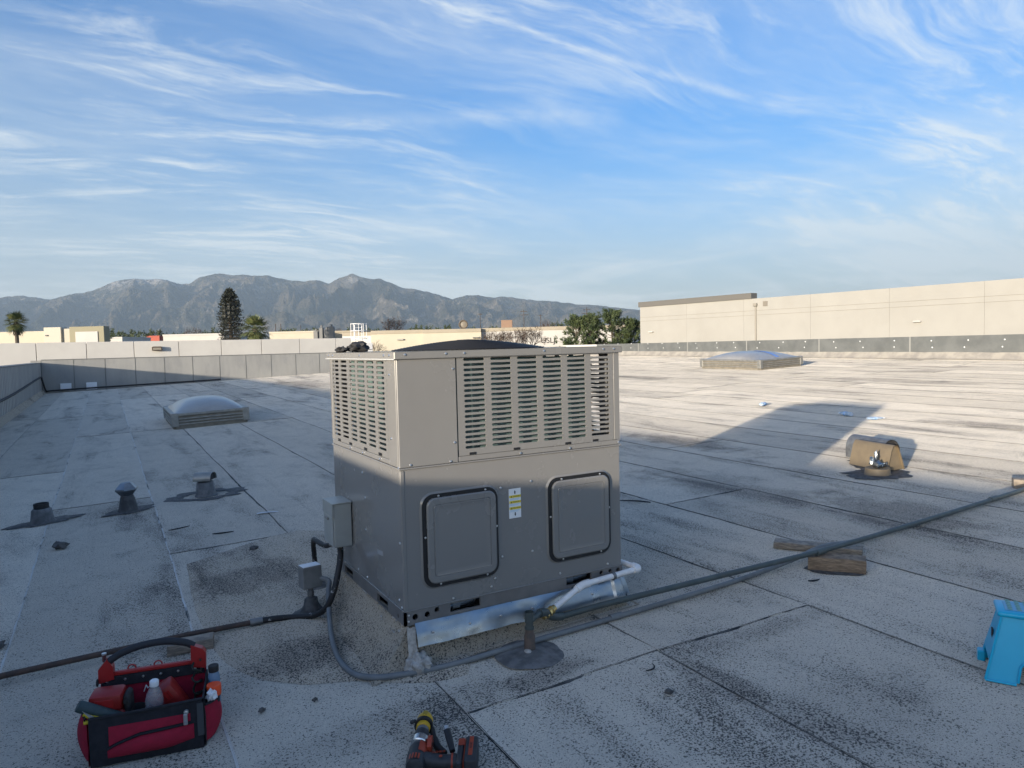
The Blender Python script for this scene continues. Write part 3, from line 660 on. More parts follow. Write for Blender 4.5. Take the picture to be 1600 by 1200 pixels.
    m = MB(); slot_panel(m, 0.03, 0.998, ZS + 0.007, ZC, [(0.16 + 0.141 * k, 0.262 + 0.141 * k) for k in range(6)], 1.143, 0.752, 18, 0.0125, lambda u, v, w: (UW - 0.001 - w, u, v), 0.006); m.build('louvre_panel', PAINT, t)
    m = MB(); slot_panel(m, 0.03, 1.16, ZS + 0.007, ZC, [(0.09 + 0.176 * k, 0.225 + 0.176 * k) for k in range(6)], 1.143, 0.752, 18, 0.0125, lambda u, v, w: (u, UD - 0.001 - w, v), 0.006); m.build('louvre_panel', PAINT, t)
    P('corner_post', PAINT, (1.162, UW, UD - 0.03, UD, ZS + 0.007, ZC))
    m = MB()
    for x in (0.335, 0.565, 0.855, 1.02): m.box(x, x + 0.034, -0.0004, 0.0008, 0.717, 0.728)
    for y in (0.22, 0.43, 0.67, 0.87): m.box(-0.0004, 0.0008, y, y + 0.045, 0.717, 0.730)
    tag(m.build('notch_shade_plates', BLACK, t), kind='stuff')  # black plates on the sheet stand for the shade inside open notches
    # coil behind the louvres, tubes, fan, dark compressor compartment
    m = MB(); m.box(0.05, 0.088, 0.045, 0.80, ZS, ZC - 0.01); m.build('condenser_coil', COIL, t)
    m = MB(); m.box(0.089, 1.03, 0.045, 0.078, ZS, ZC - 0.01); m.build('condenser_coil', COIL, t)
    m = MB()
    for k in range(15):
        z = 0.73 + k * 0.028
        for dx in (0, 0.018): m.tube([(0.062 + dx, 0.80, z), (0.062 + dx, 0.835, z + 0.007), (0.062 + dx, 0.80, z + 0.014)], 0.0045, 5); m.tube([(1.03, 0.052 + dx, z), (1.06, 0.052 + dx, z + 0.007), (1.03, 0.052 + dx, z + 0.014)], 0.0045, 5)
    tag(m.build('return_bends', BRASS, t, smooth=60), kind='stuff')
    m = MB(); m.lathe([(0.07, 0.95), (0.075, 0.96), (0.075, 1.10), (0.05, 1.12)], 16, Matrix.Translation((0.6, 0.52, 0))); m.build('fan_motor', BLACKM, t, smooth=40)
    for k in range(4):
        a = k * math.pi / 2; m = MB(); m.grid(lambda u, v: Matrix.Rotation(a, 3, 'Z') @ Vector((0.07 + 0.22 * u, (v - 0.5) * 0.18, (v - 0.5) * 0.07)) + Vector((0.6, 0.52, 1.12)), 4, 4); m.build('fan_blade', BLACKM, t, smooth=40)
    # lid with turned-down lip, and the wire fan guard
    m = MB(); o = 0.012
    xa, xb, ya, yb = -o, UW + o, -o, UD + o; n = 40; cx, cy, rr = 0.6, 0.52, 0.36
    circ = [(cx + rr * math.cos(2 * math.pi * k / n), cy + rr * math.sin(2 * math.pi * k / n)) for k in range(n)]
    from mathutils.geometry import tessellate_polygon
    outer = [(xa, ya), (xb, ya), (xb, yb), (xa, yb)]
    tri = tessellate_polygon([[Vector((x, y, 0)) for x, y in outer], [Vector((x, y, 0)) for x, y in circ]]); flat = outer + circ
    m.add([(x, y, UH) for x, y in flat], [tuple(f) for f in tri])
    m.add([(x, y, UH) for x, y in circ] + [(x, y, UH - 0.05) for x, y in circ], [(k, (k + 1) % n, n + (k + 1) % n, n + k) for k in range(n)])
    m.build('lid', PAINT, t)
    P('lid_lip', PAINT, (xa, xb, ya, ya + 0.004, ZC - 0.001, UH - 0.0005)); P('lid_lip', PAINT, (xa, xa + 0.004, ya + 0.005, yb, ZC - 0.001, UH - 0.0005))
    P('lid_lip', PAINT, (xb - 0.004, xb, ya + 0.005, yb, ZC - 0.001, UH - 0.0005)); P('lid_lip', PAINT, (xa + 0.005, xb - 0.005, yb - 0.004, yb, ZC - 0.001, UH - 0.0005))
    P('lit_lip_edge', pm('edge_glint', (0.55, 0.55, 0.53), None, rough=0.35), (xa - 0.006, xa - 0.0005, ya, yb, ZC - 0.003, ZC + 0.002), b=0.001)  # pale strip: the light caught along the lip, put in as colour
    m = MB(); R = 0.40
    for k in range(26):
        r = R * (k + 1) / 26; z = UH + 0.004 + 0.046 * (1 - (r / R) ** 1.6)
        m.tube([(cx + r * math.cos(2 * math.pi * j / 40), cy + r * math.sin(2 * math.pi * j / 40), z) for j in range(41)], 0.0030, 5, False)
    for k in range(16):
        a = 2 * math.pi * k / 16; m.tube([(cx + R * q / 6 * math.cos(a), cy + R * q / 6 * math.sin(a), UH + 0.0005 + 0.046 * (1 - (q / 6) ** 1.6)) for q in range(7)], 0.003, 5, False)
    m.lathe([(0.0, UH + 0.054), (0.06, UH + 0.052), (0.065, UH + 0.045)], 20, Matrix.Translation((cx, cy, 0)))
    m.build('fan_guard', BLACK, t, smooth=50)
    # screws over the cabinet
    m = MB()
    def sc_f(x, z, y=0.0): m.lathe([(0, 0.005), (0.0045, 0.0035), (0.0062, 0)], 8, Matrix.Translation((x, y, z)) @ Matrix.Rotation(math.pi / 2, 4, 'X'))
    def sc_l(y, z, x=0.0): m.lathe([(0, 0.005), (0.0045, 0.0035), (0.0062, 0)], 8, Matrix.Translation((x, y, z)) @ Matrix.Rotation(-math.pi / 2, 4, 'Y'))
    for x in (0.035, 0.225, 0.315, 0.735, 1.085, 1.15): sc_f(x, 1.176, -0.012)
    for y in (0.05, 0.12, 0.46, 0.92, 1.0): sc_l(y, 1.174, -0.012)
    for z in (1.108, 0.78): sc_f(0.262, z)
    for x, z in ((0.05, 0.700), (0.24, 0.697), (0.60, 0.699), (0.88, 0.697), (1.18, 0.70)): sc_f(x, z)
    for x, z in ((0.49, 0.548), (0.655, 0.560), (0.49, 0.225), (0.655, 0.225), (0.43, 0.095), (0.81, 0.088), (1.10, 0.084), (0.235, 0.078), (0.02, 0.045), (0.018, 0.018), (0.45, 0.13)): sc_f(x, z, 0.002 if z > ZR else 0.0)
    for y, z in ((0.70, 0.70), (0.50, 0.699), (0.25, 0.70), (0.09, 0.81), (0.09, 1.09), (0.013, 0.69)): sc_l(y, z)
    for y, z in ((0.52, 0.60), (0.49, 0.48), (0.50, 0.32), (0.03, 0.36), (0.64, 0.085), (0.50, 0.082), (0.06, 0.10), (0.03, 0.075), (0.9, 0.12)): sc_l(y, z, 0.002)
    tag(m.build('cabinet_screws', SCREW, t, smooth=40), kind='stuff')
    m = MB(); m.add([(0.0018, 0.34, 0.262), (0.0018, 0.26, 0.268), (0.0018, 0.255, 0.247), (0.0018, 0.33, 0.240)], [(0, 1, 2, 3)]); m.build('small_sticker', pm('faded_sticker', (0.34, 0.35, 0.36), None, rough=0.5), t)
unit()

def lump(name, mat, parent, c, s, seed, amt=0.35, sub=3, rot=0.0):
    bm = bmesh.new(); bmesh.ops.create_icosphere(bm, subdivisions=sub, radius=1); M = Matrix.Rotation(rot, 3, 'Z')
    for v in bm.verts:
        q = v.co; k = 1 + amt * nz(q.x * 1.9 + seed, q.y * 1.9, q.z * 1.9) + amt * 0.5 * nz(q.x * 5 + seed, q.y * 5, q.z * 5)
        v.co = M @ Vector((q.x * s[0] * k, q.y * s[1] * k, max(q.z, -0.75) * s[2] * k)) + Vector(c)
    return MB().bm(bm).build(name, mat, parent, smooth=50)
t = thing('work_gloves', 'crumpled black work gloves lying on the lid of the air conditioner', 'gloves', (0.09, 0.90, UH))
lump('glove', BLACKM, t, (0.035, 0, 0.024), (0.055, 0.045, 0.030), 2, 0.5); lump('glove', BLACKM, t, (-0.05, 0.02, 0.014), (0.032, 0.04, 0.018), 8, 0.5)
lump('cuff', BLACKM, t, (0.055, 0.01, 0.042), (0.022, 0.03, 0.016), 5, 0.5)

# ------------------------------------------------------------------ electrical gear and pipes at the unit
def electrics():
    t = thing('disconnect_switch', 'grey electrical disconnect box on the left side of the air conditioner', 'switch box', (0, 0.80, 0.19))
    m = MB(); m.box(-0.095, -0.0015, -0.085, 0.085, 0.0, 0.225, 0.004); m.build('enclosure', BOXG, t)
    m = MB(); m.prism([(-0.104, 0.160), (-0.104, 0.229), (0.0, 0.232), (0.0, 0.226), (-0.0965, 0.2255), (-0.0965, 0.160)], -0.09, 0.09); m.build('hood', BOXG, t)
    m = MB(); m.box(-0.103, -0.0955, -0.080, 0.080, 0.006, 0.158, 0.003); cov = m.build('cover', BOXG, t)
    m = MB(); m.box(-0.112, -0.1035, -0.02, 0.03, 0.135, 0.15, 0.003); m.build('latch', ALU, cov)
    for gx, gy in ((-0.045, 0.0), (-0.07, 0.06)):
        m = MB(); m.tube([(gx, gy, -0.02), (gx, gy, 0.004)], 0.017, 10); m.build('cable_gland', GALV, t, smooth=40)
    # black flexible conduits, daubed with roof paint
    fm = pm('daubed_black_conduit', (0.018, 0.018, 0.019), (0.42, 0.41, 0.39), 26, 0.6, lo=0.62, hi=0.68, bump=0.5, bscale=160)
    c = MB(); c.tube(smoothpath([(-0.045, 0.80, 0.185), (-0.055, 0.76, 0.13), (-0.085, 0.72, 0.05), (-0.115, 0.70, -0.03), (-0.15, 0.72, -0.11), (-0.19, 0.80, -0.165), (-0.26, 0.88, -0.185), (-0.36, 0.905, -0.180), (-0.47, 0.912, -0.176)], 7), 0.0155, 10)
    tag(c.build('flexible_conduit', fm, smooth=60), 'thick black flexible conduit looping down from the disconnect to the rusty pipe', 'conduit')
    zp = rz(-0.03, 1.62)
    c = MB(); c.tube(smoothpath([(-0.07, 0.86, 0.178), (-0.09, 0.92, 0.155), (-0.10, 1.06, 0.150), (-0.09, 1.17, 0.13), (-0.075, 1.24, 0.06), (-0.06, 1.28, -0.04), (-0.05, 1.30, zp + 0.03)], 6), 0.014, 10)
    tag(c.build('flexible_conduit', fm, smooth=60), 'short black flexible conduit from the disconnect into a roof pot', 'conduit')
    t = thing('pitch_pot', 'small tar mound where the short conduit enters the roof', 'pitch pot', (-0.05, 1.31, rz(-0.05, 1.31)))
    m = MB(); m.lathe([(0.10, 0.002), (0.075, 0.022), (0.045, 0.035), (0.034, 0.075), (0.02, 0.085)], 16, None, 0.3, 3); m.build('mound', pm('painted_tar', (0.20, 0.185, 0.165), (0.09, 0.085, 0.08), 25, 0.85, bump=0.7, bscale=40), t, smooth=60)
    # junction box on a stub
    bx, by = -0.175, 0.93; z = rz(bx, by)
    t = thing('junction_box', 'small grey junction box with a white label on a stub pipe', 'junction box', (bx, by, z), math.radians(8))
    m = MB(); m.box(-0.052, 0.052, -0.036, 0.036, 0.145, 0.262, 0.004); m.build('box', pm('dull_box_grey', (0.22, 0.22, 0.21), (0.17, 0.17, 0.165), 14, 0.5), t)
    m = MB(); m.box(-0.048, 0.048, -0.033, 0.033, 0.2625, 0.2655, 0.001); m.build('top_label', WHITE, t)
    m = MB(); m.tube([(0, 0, 0.0), (0, 0, 0.08), (0, 0, 0.145)], [0.02, 0.015, 0.014], 10); m.tube([(0, 0, 0.10), (0, 0, 0.125)], 0.019, 8); m.build('stub_pipe', GALV, t, smooth=40)
    m = MB(); m.lathe([(0.115, 0.003), (0.085, 0.012), (0.06, 0.018), (0.04, 0.05), (0.03, 0.085), (0.016, 0.092)], 18, None, 0.3, 7); m.build('tar_boot', pm('grey_tar', (0.10, 0.098, 0.095), (0.05, 0.05, 0.05), 25, 0.8, bump=0.7, bscale=40), t, smooth=60)
    # long grey conduit: out of the junction box, along the roof and away beside the gas pipe
    q = lambda x, y, h: (x, y, rz(x, y) + h)
    pts = [(bx + 0.048, by - 0.02, z + 0.19), (bx + 0.085, by - 0.055, z + 0.175), (-0.115, 0.80, -0.06), (-0.16, 0.62, -0.145), q(-0.205, 0.40, 0.030), q(-0.222, 0.22, 0.022), q(-0.205, 0.075, 0.022), q(-0.15, 0.00, 0.022), q(-0.06, -0.045, 0.022), q(0.16, -0.092, 0.020), q(0.5, -0.112, 0.020), q(1.07, -0.122, 0.020), q(1.85, -0.118, 0.020), q(2.3, -0.118, 0.04), q(2.62, -0.120, 0.066), q(2.95, -0.118, 0.035), q(3.5, -0.110, 0.024), q(4.5, -0.11, 0.024), q(7.2, -0.10, 0.024)]
    c = MB(); c.tube(smoothpath(pts, 7), 0.0130, 12); o = tag(c.build('conduit', CONDUIT, smooth=60), 'grey conduit curving from the junction box along the roof under the gas pipe', 'conduit')
    for k, (x, y) in enumerate(((1.05, -0.121),)):
        m = MB(); m.tube([q(x - 0.035, y, 0.024), q(x + 0.035, y, 0.022)], 0.0165, 12); m.build('coupling', CONDUIT, o, smooth=40)
    # rusty pipe to the left on its wood block
    c = MB(); c.tube([(-0.445, 0.912, -0.178), (-0.78, 0.925, -0.178), (-1.55, 0.93, -0.196), (-2.9, 0.94, -0.22)], 0.0135, 10)
    o = tag(c.build('rusty_pipe', RUST, smooth=60), 'thin rusty brown pipe running left across the roof behind the tool bag', 'pipe')
    m = MB(); m.tube([(-0.43, 0.911, -0.178), (-0.49, 0.914, -0.178)], 0.0185, 10); m.build('coupling', GALV, o, smooth=40)
    # gas riser, tee, green gas pipe, brass union and white pipe
    gx, gy = 0.517, -0.185; z = rz(gx, gy)
    t = thing('gas_riser', 'rusty gas riser standing out of a round tar collar before the unit', 'gas riser', (gx, gy, z))
    m = MB(); m.lathe([(0.155, 0.004), (0.125, 0.010), (0.118, 0.009), (0.085, 0.015), (0.078, 0.014), (0.045, 0.024), (0.03, 0.028)], 26, None, 0.14, 4); m.build('tar_collar', pm('collar_tar', (0.20, 0.195, 0.19), (0.11, 0.108, 0.105), 18, 0.8, bump=0.8, bscale=30), t, smooth=60)
    m = MB(); m.tube([(0, 0, 0.01), (0, 0, 0.085), (0, 0, 0.10), (0, 0, 0.118)], [0.026, 0.025, 0.0195, 0.0185], 14); m.build('sleeve', pm('rust_sleeve', (0.15, 0.105, 0.08), (0.09, 0.075, 0.065), 25, 0.8, bump=0.5), t, smooth=40)
    m = MB(); m.tube([(0, 0, 0.118), (0, 0, 0.128)], 0.0215, 12); m.tube([(0, 0, 0.12), (0, 0, 0.197)], 0.017, 12, False); m.tube([(0, 0, 0.15), (0, 0, 0.196)], 0.0205, 12, False); m.tube([(0, 0, 0.15), (0, 0, 0.17)], 0.0165, 12)
    m.tube([(0, 0, 0.155), (0.026, 0.012, 0.162)], 0.0185, 12); m.build('tee', GREENP, t, smooth=40)
    m = MB(); m.lathe([(0, 0.010), (0.012, 0.008), (0.018, 0)], 8, Matrix.Translation((-0.02, -0.018, 0.026)), 0.5, 2); m.build('mortar_crumb', MASTIC, t)
    pz = lambda x, y, h: (x, y, GG + GA * x + GB * y + h)
    c = MB()
    c.tube([pz(0.535, -0.178, 0.158), pz(0.60, -0.145, 0.163)], 0.0135, 12)
    c.tube(smoothpath([pz(0.595, -0.148, 0.162), pz(0.635, -0.128, 0.150), pz(0.69, -0.104, 0.110), pz(0.75, -0.098, 0.094)], 5), [0.020] * 8 + [0.020] * 8, 12)
    c.tube(smoothpath([pz(0.745, -0.099, 0.094), pz(0.93, -0.122, 0.104), pz(1.17, -0.152, 0.110), pz(1.7, -0.196, 0.110), pz(2.53, -0.243, 0.102), pz(3.6, -0.25, 0.100), pz(4.74, -0.235, 0.098), pz(7.4, -0.18, 0.098)], 4), 0.0150, 14)
    o = tag(c.build('gas_pipe', GREENP, smooth=45), 'long green grey gas pipe crossing the roof on wood blocks to the right', 'pipe')
    for x, y in ((4.30, -0.242), (2.44, -0.240)):
        m = MB(); m.tube([pz(x - 0.04, y, 0.1), pz(x + 0.04, y, 0.1)], 0.0190, 14); m.build('coupling', GREENP, o, smooth=40)
    e1 = Vector((1.262, -0.052, 0.046)); e2 = Vector((0.888, -0.072, 0.036)); e3 = Vector((0.655, -0.120, -0.040))
    t = thing('white_pipe', 'white plastic pipe from the cabinet corner down to the brass union', 'pipe', tuple(e3))
    m = MB(); m.tube([Vector((1.21, 0.16, 0.062)) - e3, e1 - e3], 0.0145, 12); m.tube([e1 - e3, e2 - e3], 0.0145, 12); m.tube([e2 - e3, (e3 - e3) + (e2 - e3) * 0.06], 0.0145, 12); m.build('pipe_run', WHITEP, t, smooth=45)
    for c_, a_, b_ in ((e1, Vector((1.215, 0.10, 0.06)), e2), (e2, e1, e3)):
        m = MB(); u = (a_ - c_).normalized(); w = (b_ - c_).normalized()
        m.tube(smoothpath([c_ + u * 0.042 - e3, c_ + u * 0.016 - e3, c_ + w * 0.016 - e3, c_ + w * 0.042 - e3], 4), 0.0195, 12); m.build('elbow', WHITEP, t, smooth=45)
    m = MB(); c_ = e1.lerp(e2, 0.47); w = (e2 - e1).normalized(); m.tube([c_ - w * 0.008 - e3, c_ + w * 0.008 - e3], 0.0185, 12); m.box(-0.004, 0.004, -0.004, 0.05, -0.022, -0.014, 0, Matrix.Translation(c_ - e3)); m.build('pipe_clamp', GALV, t, smooth=40)
    w = (e2 - e3).normalized(); m = MB()
    for k, r in enumerate((0.021, 0.017, 0.022, 0.017, 0.020)): m.tube([w * (k * 0.0095 - 0.012), w * (k * 0.0095 - 0.0035)], r, 8 if r > 0.02 else 14)
    m.tube([w * -0.03, w * 0.05], 0.0150, 12); m.build('brass_union', BRASS, t, smooth=25)
electrics()

# ------------------------------------------------------------------ wood blocks under the pipes
def wood(label, c, length, w, h, rot, mat, seed, tar=False):
    t = thing('wood_block', label, 'wood block', (c[0], c[1], rz(c[0], c[1])), rot, 'wood blocks under the pipes', tilt=True)
    m = MB(); n = 10
    def fn(u, v):
        x = (u - 0.5) * length; k = int(v * 16) ; a = 2 * math.pi * v
        cx = max(-1, min(1, math.cos(a) * 1.35)); cz = max(-1, min(1, math.sin(a) * 1.35))
        return (x + 0.006 * nz(cx * 3 + seed, cz * 3), cx * w / 2 + 0.004 * nz(x * 12, v * 9, seed), h / 2 + 0.004 + cz * h / 2 + 0.004 * nz(x * 9, v * 7, seed + 3))
    m.grid(fn, n, 16)
    for e in (0, 1): m.add([fn(e, k / 16) for k in range(16)], [tuple(range(16))])
    m.build('timber', mat, t, smooth=25)
    if tar:
        m = MB(); m.lathe([(length * 0.62, 0.002), (length * 0.5, 0.006), (0.02, 0.007)], 22, Matrix.Diagonal((1, 0.55, 1, 1)), 0.35, seed); m.build('mastic_bed', TAR, t, smooth=60)
    return t
DG = math.atan2(0.83, -0.56)
wood('split brown wood block lying in front of the gas pipe', (2.50, -0.30), 0.30, 0.10, 0.078, DG + 0.03, WOODM, 3, True)
wood('longer grey plank under the gas pipe behind the split block', (2.69, -0.03), 0.50, 0.09, 0.042, DG - 0.05, WOODG, 9)
wood('wood block under the gas pipe at the right edge of the photo', (5.22, -0.10), 0.30, 0.09, 0.075, DG, WOODG, 15)
wood('short grooved wood block under the rusty pipe behind the tool bag', (-0.775, 0.83), 0.20, 0.085, 0.05, math.radians(-9), WOODG, 21)

# ------------------------------------------------------------------ skylights
def skylight(label, x0, y0, sx, sy, tape=False, hd=0.21):
    z = rz(x0 + sx / 2, y0 + sy / 2) - 0.01
    t = thing('skylight', label, 'skylight', (x0 + sx / 2, y0 + sy / 2, z), 0, tilt=True)
    a, b = sx / 2, sy / 2
    m = MB()
    for s in (-1, 1):
        m.box(-a, a, s * b - 0.03, s * b + 0.03, 0, 0.235, 0.006); m.box(s * a - 0.03, s * a + 0.03, -b + 0.031, b - 0.031, 0, 0.235, 0.006)
    m.build('curb_frame', pm('skylight_curb', (0.24, 0.215, 0.17), (0.17, 0.155, 0.125), 7, 0.7, bump=0.3) if 'skylight_curb' not in bpy.data.materials else bpy.data.materials['skylight_curb'], t)
    m = MB()
    for s in (-1, 1):
        m.box(-a - 0.05, a + 0.05, s * (b + 0.012) - 0.045, s * (b + 0.012) + 0.045, 0.236, 0.285, 0.008); m.box(s * (a + 0.012) - 0.045, s * (a + 0.012) + 0.045, -b + 0.034, b - 0.034, 0.236, 0.285, 0.008)
    m.build('rim', ALU, t)
    for k in range(3):
        for (x0_, x1_, y0_, y1_) in ((-a + 0.05, a - 0.05, -b - 0.052, -b - 0.031), (-a - 0.052, -a - 0.031, -b + 0.05, b - 0.05)):
            m = MB(); m.box(x0_, x1_, y0_, y1_, 0.075 + k * 0.05, 0.100 + k * 0.05, 0.004); m.build('side_ridge', ALU, t)
    for px, py in ((-a, -b), (a, -b), (-a, b), (a, b)):
        m = MB(); m.box(px - 0.058, px + 0.058, py - 0.058, py + 0.058, 0.05, 0.292, 0.01); m.build('corner_cap', ALU, t)
    m = MB()
    def dome(u, v):
        x = (u - 0.5) * 2; y = (v - 0.5) * 2; h = (1 - abs(x) ** 2.6) * (1 - abs(y) ** 2.6)
        return (x * (a - 0.01), y * (b - 0.01), 0.284 + hd * max(h, 0) ** 0.8)
    m.grid(dome, 28, 28); d = m.build('dome', ACRYL, t, smooth=60)
    if tape:
        m = MB(); m.grid(lambda u, v: Vector(dome(0.42 + 0.09 * u + v * 0.05, 0.02 + 0.42 * v)) + Vector((0, -0.004, 0.006)), 4, 14); m.build('blue_tape', pm('blue_tape', (0.13, 0.24, 0.55), (0.20, 0.32, 0.62), 9, 0.5), t, smooth=60)
    return t
skylight('domed skylight with pale frame in the shade left of the air conditioner', -0.05, 10.85, 1.18, 1.9)
skylight('far domed skylight in the sun with a strip of blue tape', 14.45, 10.6, 1.65, 2.15, True, 0.20)

# ------------------------------------------------------------------ roof vents
def tarpatch(parent, rx, ry, seed, mat=TAR, hole=0.0, rot=0.0, name='tar_patch'):
    m = MB(); n = 40; vs = []; fs = []; prof = [(1.0, 0.005), (0.93, 0.0095), (max(hole, 0.05), 0.0105), (max(hole, 0.05) * 0.9, 0.004)]
    for k, (r, h) in enumerate(prof):
        for j in range(n):
            a = 2 * math.pi * j / n; w = 1 + (0.42 * nz(math.cos(a) * 2 + seed, math.sin(a) * 2) + 0.24 * nz(math.cos(a) * 7 + seed, math.sin(a) * 7)) * (1 if k < 2 else 0.5)
            vs.append(Matrix.Rotation(rot, 3, 'Z') @ Vector((rx * r * w * math.cos(a), ry * r * w * math.sin(a), h)))
    for k in range(3):
        for j in range(n): fs.append((k * n + j, k * n + (j + 1) % n, (k + 1) * n + (j + 1) % n, (k + 1) * n + j))
    if hole <= 0: fs.append(tuple(3 * n + j for j in range(n)))
    m.add(vs, fs); return m.build(name, mat, parent, smooth=50)
VCONE = pm('painted_flashing_cone', (0.10, 0.105, 0.108), (0.17, 0.175, 0.18), 14, 0.7, bump=0.4, dirt=(0.05, 0.05, 0.05), dscale=8)
def vents():
    x, y = -1.60, 4.42; t = thing('vent_pipe', 'leftmost stub vent with a black collar on a tar streak', 'roof vent', (x, y, rz(x, y)), 0, 'small roof vents on the left', True)
    m = MB(); m.lathe([(0.105, 0.005), (0.088, 0.035), (0.076, 0.115), (0.064, 0.128)], 18, None, 0.06, 1); m.build('cone', VCONE, t, smooth=40)
    m = MB(); m.lathe([(0.055, 0.11), (0.058, 0.118), (0.058, 0.170), (0.050, 0.170), (0.048, 0.12), (0.0, 0.12)], 18); m.build('collar', BLACKM, t, smooth=40)
    tarpatch(t, 0.30, 0.13, 3, rot=math.radians(10)); 
    x, y = -0.95, 4.36; t = thing('vent_pipe', 'middle roof vent with a shiny faceted metal cap', 'roof vent', (x, y, rz(x, y)), 0.3, 'small roof vents on the left', True)
    m = MB(); m.lathe([(0.09, 0.005), (0.075, 0.035), (0.06, 0.12), (0.05, 0.15)], 18, None, 0.06, 1); m.build('cone', pm('tarred_cone', (0.045, 0.045, 0.046), (0.09, 0.09, 0.09), 14, 0.7), t, smooth=40)
    m = MB(); m.lathe([(0.048, 0.14), (0.098, 0.20), (0.094, 0.212), (0.045, 0.262), (0.0, 0.268)], 6); m.build('cap', pm('bright_cap', (0.26, 0.28, 0.30), (0.18, 0.20, 0.22), 8, 0.35, metal=0.8), t)
    tarpatch(t, 0.20, 0.13, 11)
    x, y = -0.28, 4.55; t = thing('vent_pipe', 'roof vent with a round hood inside a long ring of tar', 'roof vent', (x, y, rz(x, y)), 0, 'small roof vents on the left', True)
    m = MB(); m.lathe([(0.105, 0.005), (0.09, 0.03), (0.078, 0.13), (0.07, 0.14)], 18, None, 0.05, 1); m.build('cone', VCONE, t, smooth=40)
    m = MB()
    M = Matrix.Translation((0.0, 0, 0.17)) @ Matrix.Rotation(math.radians(-30), 4, 'Z')
    def hood(u, v):
        a = math.pi * (u * 1.15 - 0.075); return (v * 0.17 - 0.085, 0.075 * math.cos(a), 0.06 * math.sin(a))
    m.grid(hood, 14, 4, M); m.add([M @ Vector(hood(k / 14, 0)) for k in range(15)], [tuple(range(15))]); h = m.build('hood', ALU, t, smooth=50)
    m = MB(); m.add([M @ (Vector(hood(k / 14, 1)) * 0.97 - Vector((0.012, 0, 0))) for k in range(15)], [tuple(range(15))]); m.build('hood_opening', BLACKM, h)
    tarpatch(t, 0.36, 0.26, 17, hole=0.62, rot=math.radians(-8))
    # two folded hoods and a stub on the right
    ax = math.atan2(0.985, 0.17)
    for lab, (x, y), mat, s in (('tan folded metal vent hood standing behind the foil topped stub', (5.10, 1.16), TANM, 1.0), ('grey half round vent hood behind the tan hood', (5.36, 1.36), GALV, 1.0)):
        t = thing('vent_hood', lab, 'roof vent', (x, y, rz(x, y)), ax, 'vent hoods on the right', True)
        m = MB()
        prof = [(-0.115, 0.015), (-0.080, 0.12), (-0.046, 0.215), (-0.026, 0.240), (-0.004, 0.246), (0.018, 0.236), (0.040, 0.20), (0.066, 0.11), (0.090, 0.015)]
        if mat is GALV: prof = [(0.11 * math.cos(math.pi - math.pi * k / 10) , 0.12 + 0.125 * math.sin(math.pi * k / 10)) for k in range(11)]; prof = [(-0.11, 0.03)] + prof + [(0.11, 0.03)]
        L = 0.22
        n = len(prof); m.add([(-L, u, w) for u, w in prof] + [(L, u, w) for u, w in prof] + [(-L + 0.003, u * 0.97, w * 0.98) for u, w in prof] + [(L - 0.003, u * 0.97, w * 0.98) for u, w in prof],
              [(i, i + 1, n + i + 1, n + i) for i in range(n - 1)] + [(2 * n + i, 3 * n + i, 3 * n + i + 1, 2 * n + i + 1) for i in range(n - 1)] + [(n + i, n + i + 1, 3 * n + i + 1, 3 * n + i) for i in range(n - 1)])
        hd = m.build('hood', mat, t, smooth=50)
        m = MB(); q = [(u * 0.95, w * 0.97) for u, w in prof]; m.add([(L * 0.55, u, w) for u, w in q], [tuple(range(n))]); m.build('baffle', TANM if mat is TANM else BLACKM, t)
        m = MB(); m.add([(-L * 0.9, u, w) for u, w in q], [tuple(range(n))]); m.build('baffle', TANM if mat is TANM else BLACKM, t)
        m = MB(); m.box(-0.11, 0.11, -0.06, 0.05, 0.0, 0.10, 0.006); m.build('throat', TANM, t)
        tarpatch(t, 0.22, 0.17, 5 if mat is TANM else 23)
    x, y = 4.86, 0.98; t = thing('vent_stub', 'short tan vent stub stuffed with crumpled foil in a tar ring', 'roof vent', (x, y, rz(x, y)), 0, None, True)
    m = MB(); m.lathe([(0.115, 0.006), (0.105, 0.02), (0.100, 0.065), (0.090, 0.068), (0.0, 0.055)], 20, None, 0.05, 2); m.build('stub', TANM, t, smooth=40)
    for k, (c_, s_) in enumerate((((0.0, 0.0, 0.095), (0.04, 0.035, 0.035)), ((-0.05, 0.02, 0.125), (0.022, 0.022, 0.04)), ((0.02, 0.03, 0.16), (0.012, 0.014, 0.05)), ((0.06, -0.02, 0.085), (0.045, 0.025, 0.022)))): lump('foil', SHEET, t, c_, s_, k * 7, 0.8, 2)
    tarpatch(t, 0.29, 0.20, 31, hole=0.45, rot=-0.5)
vents()

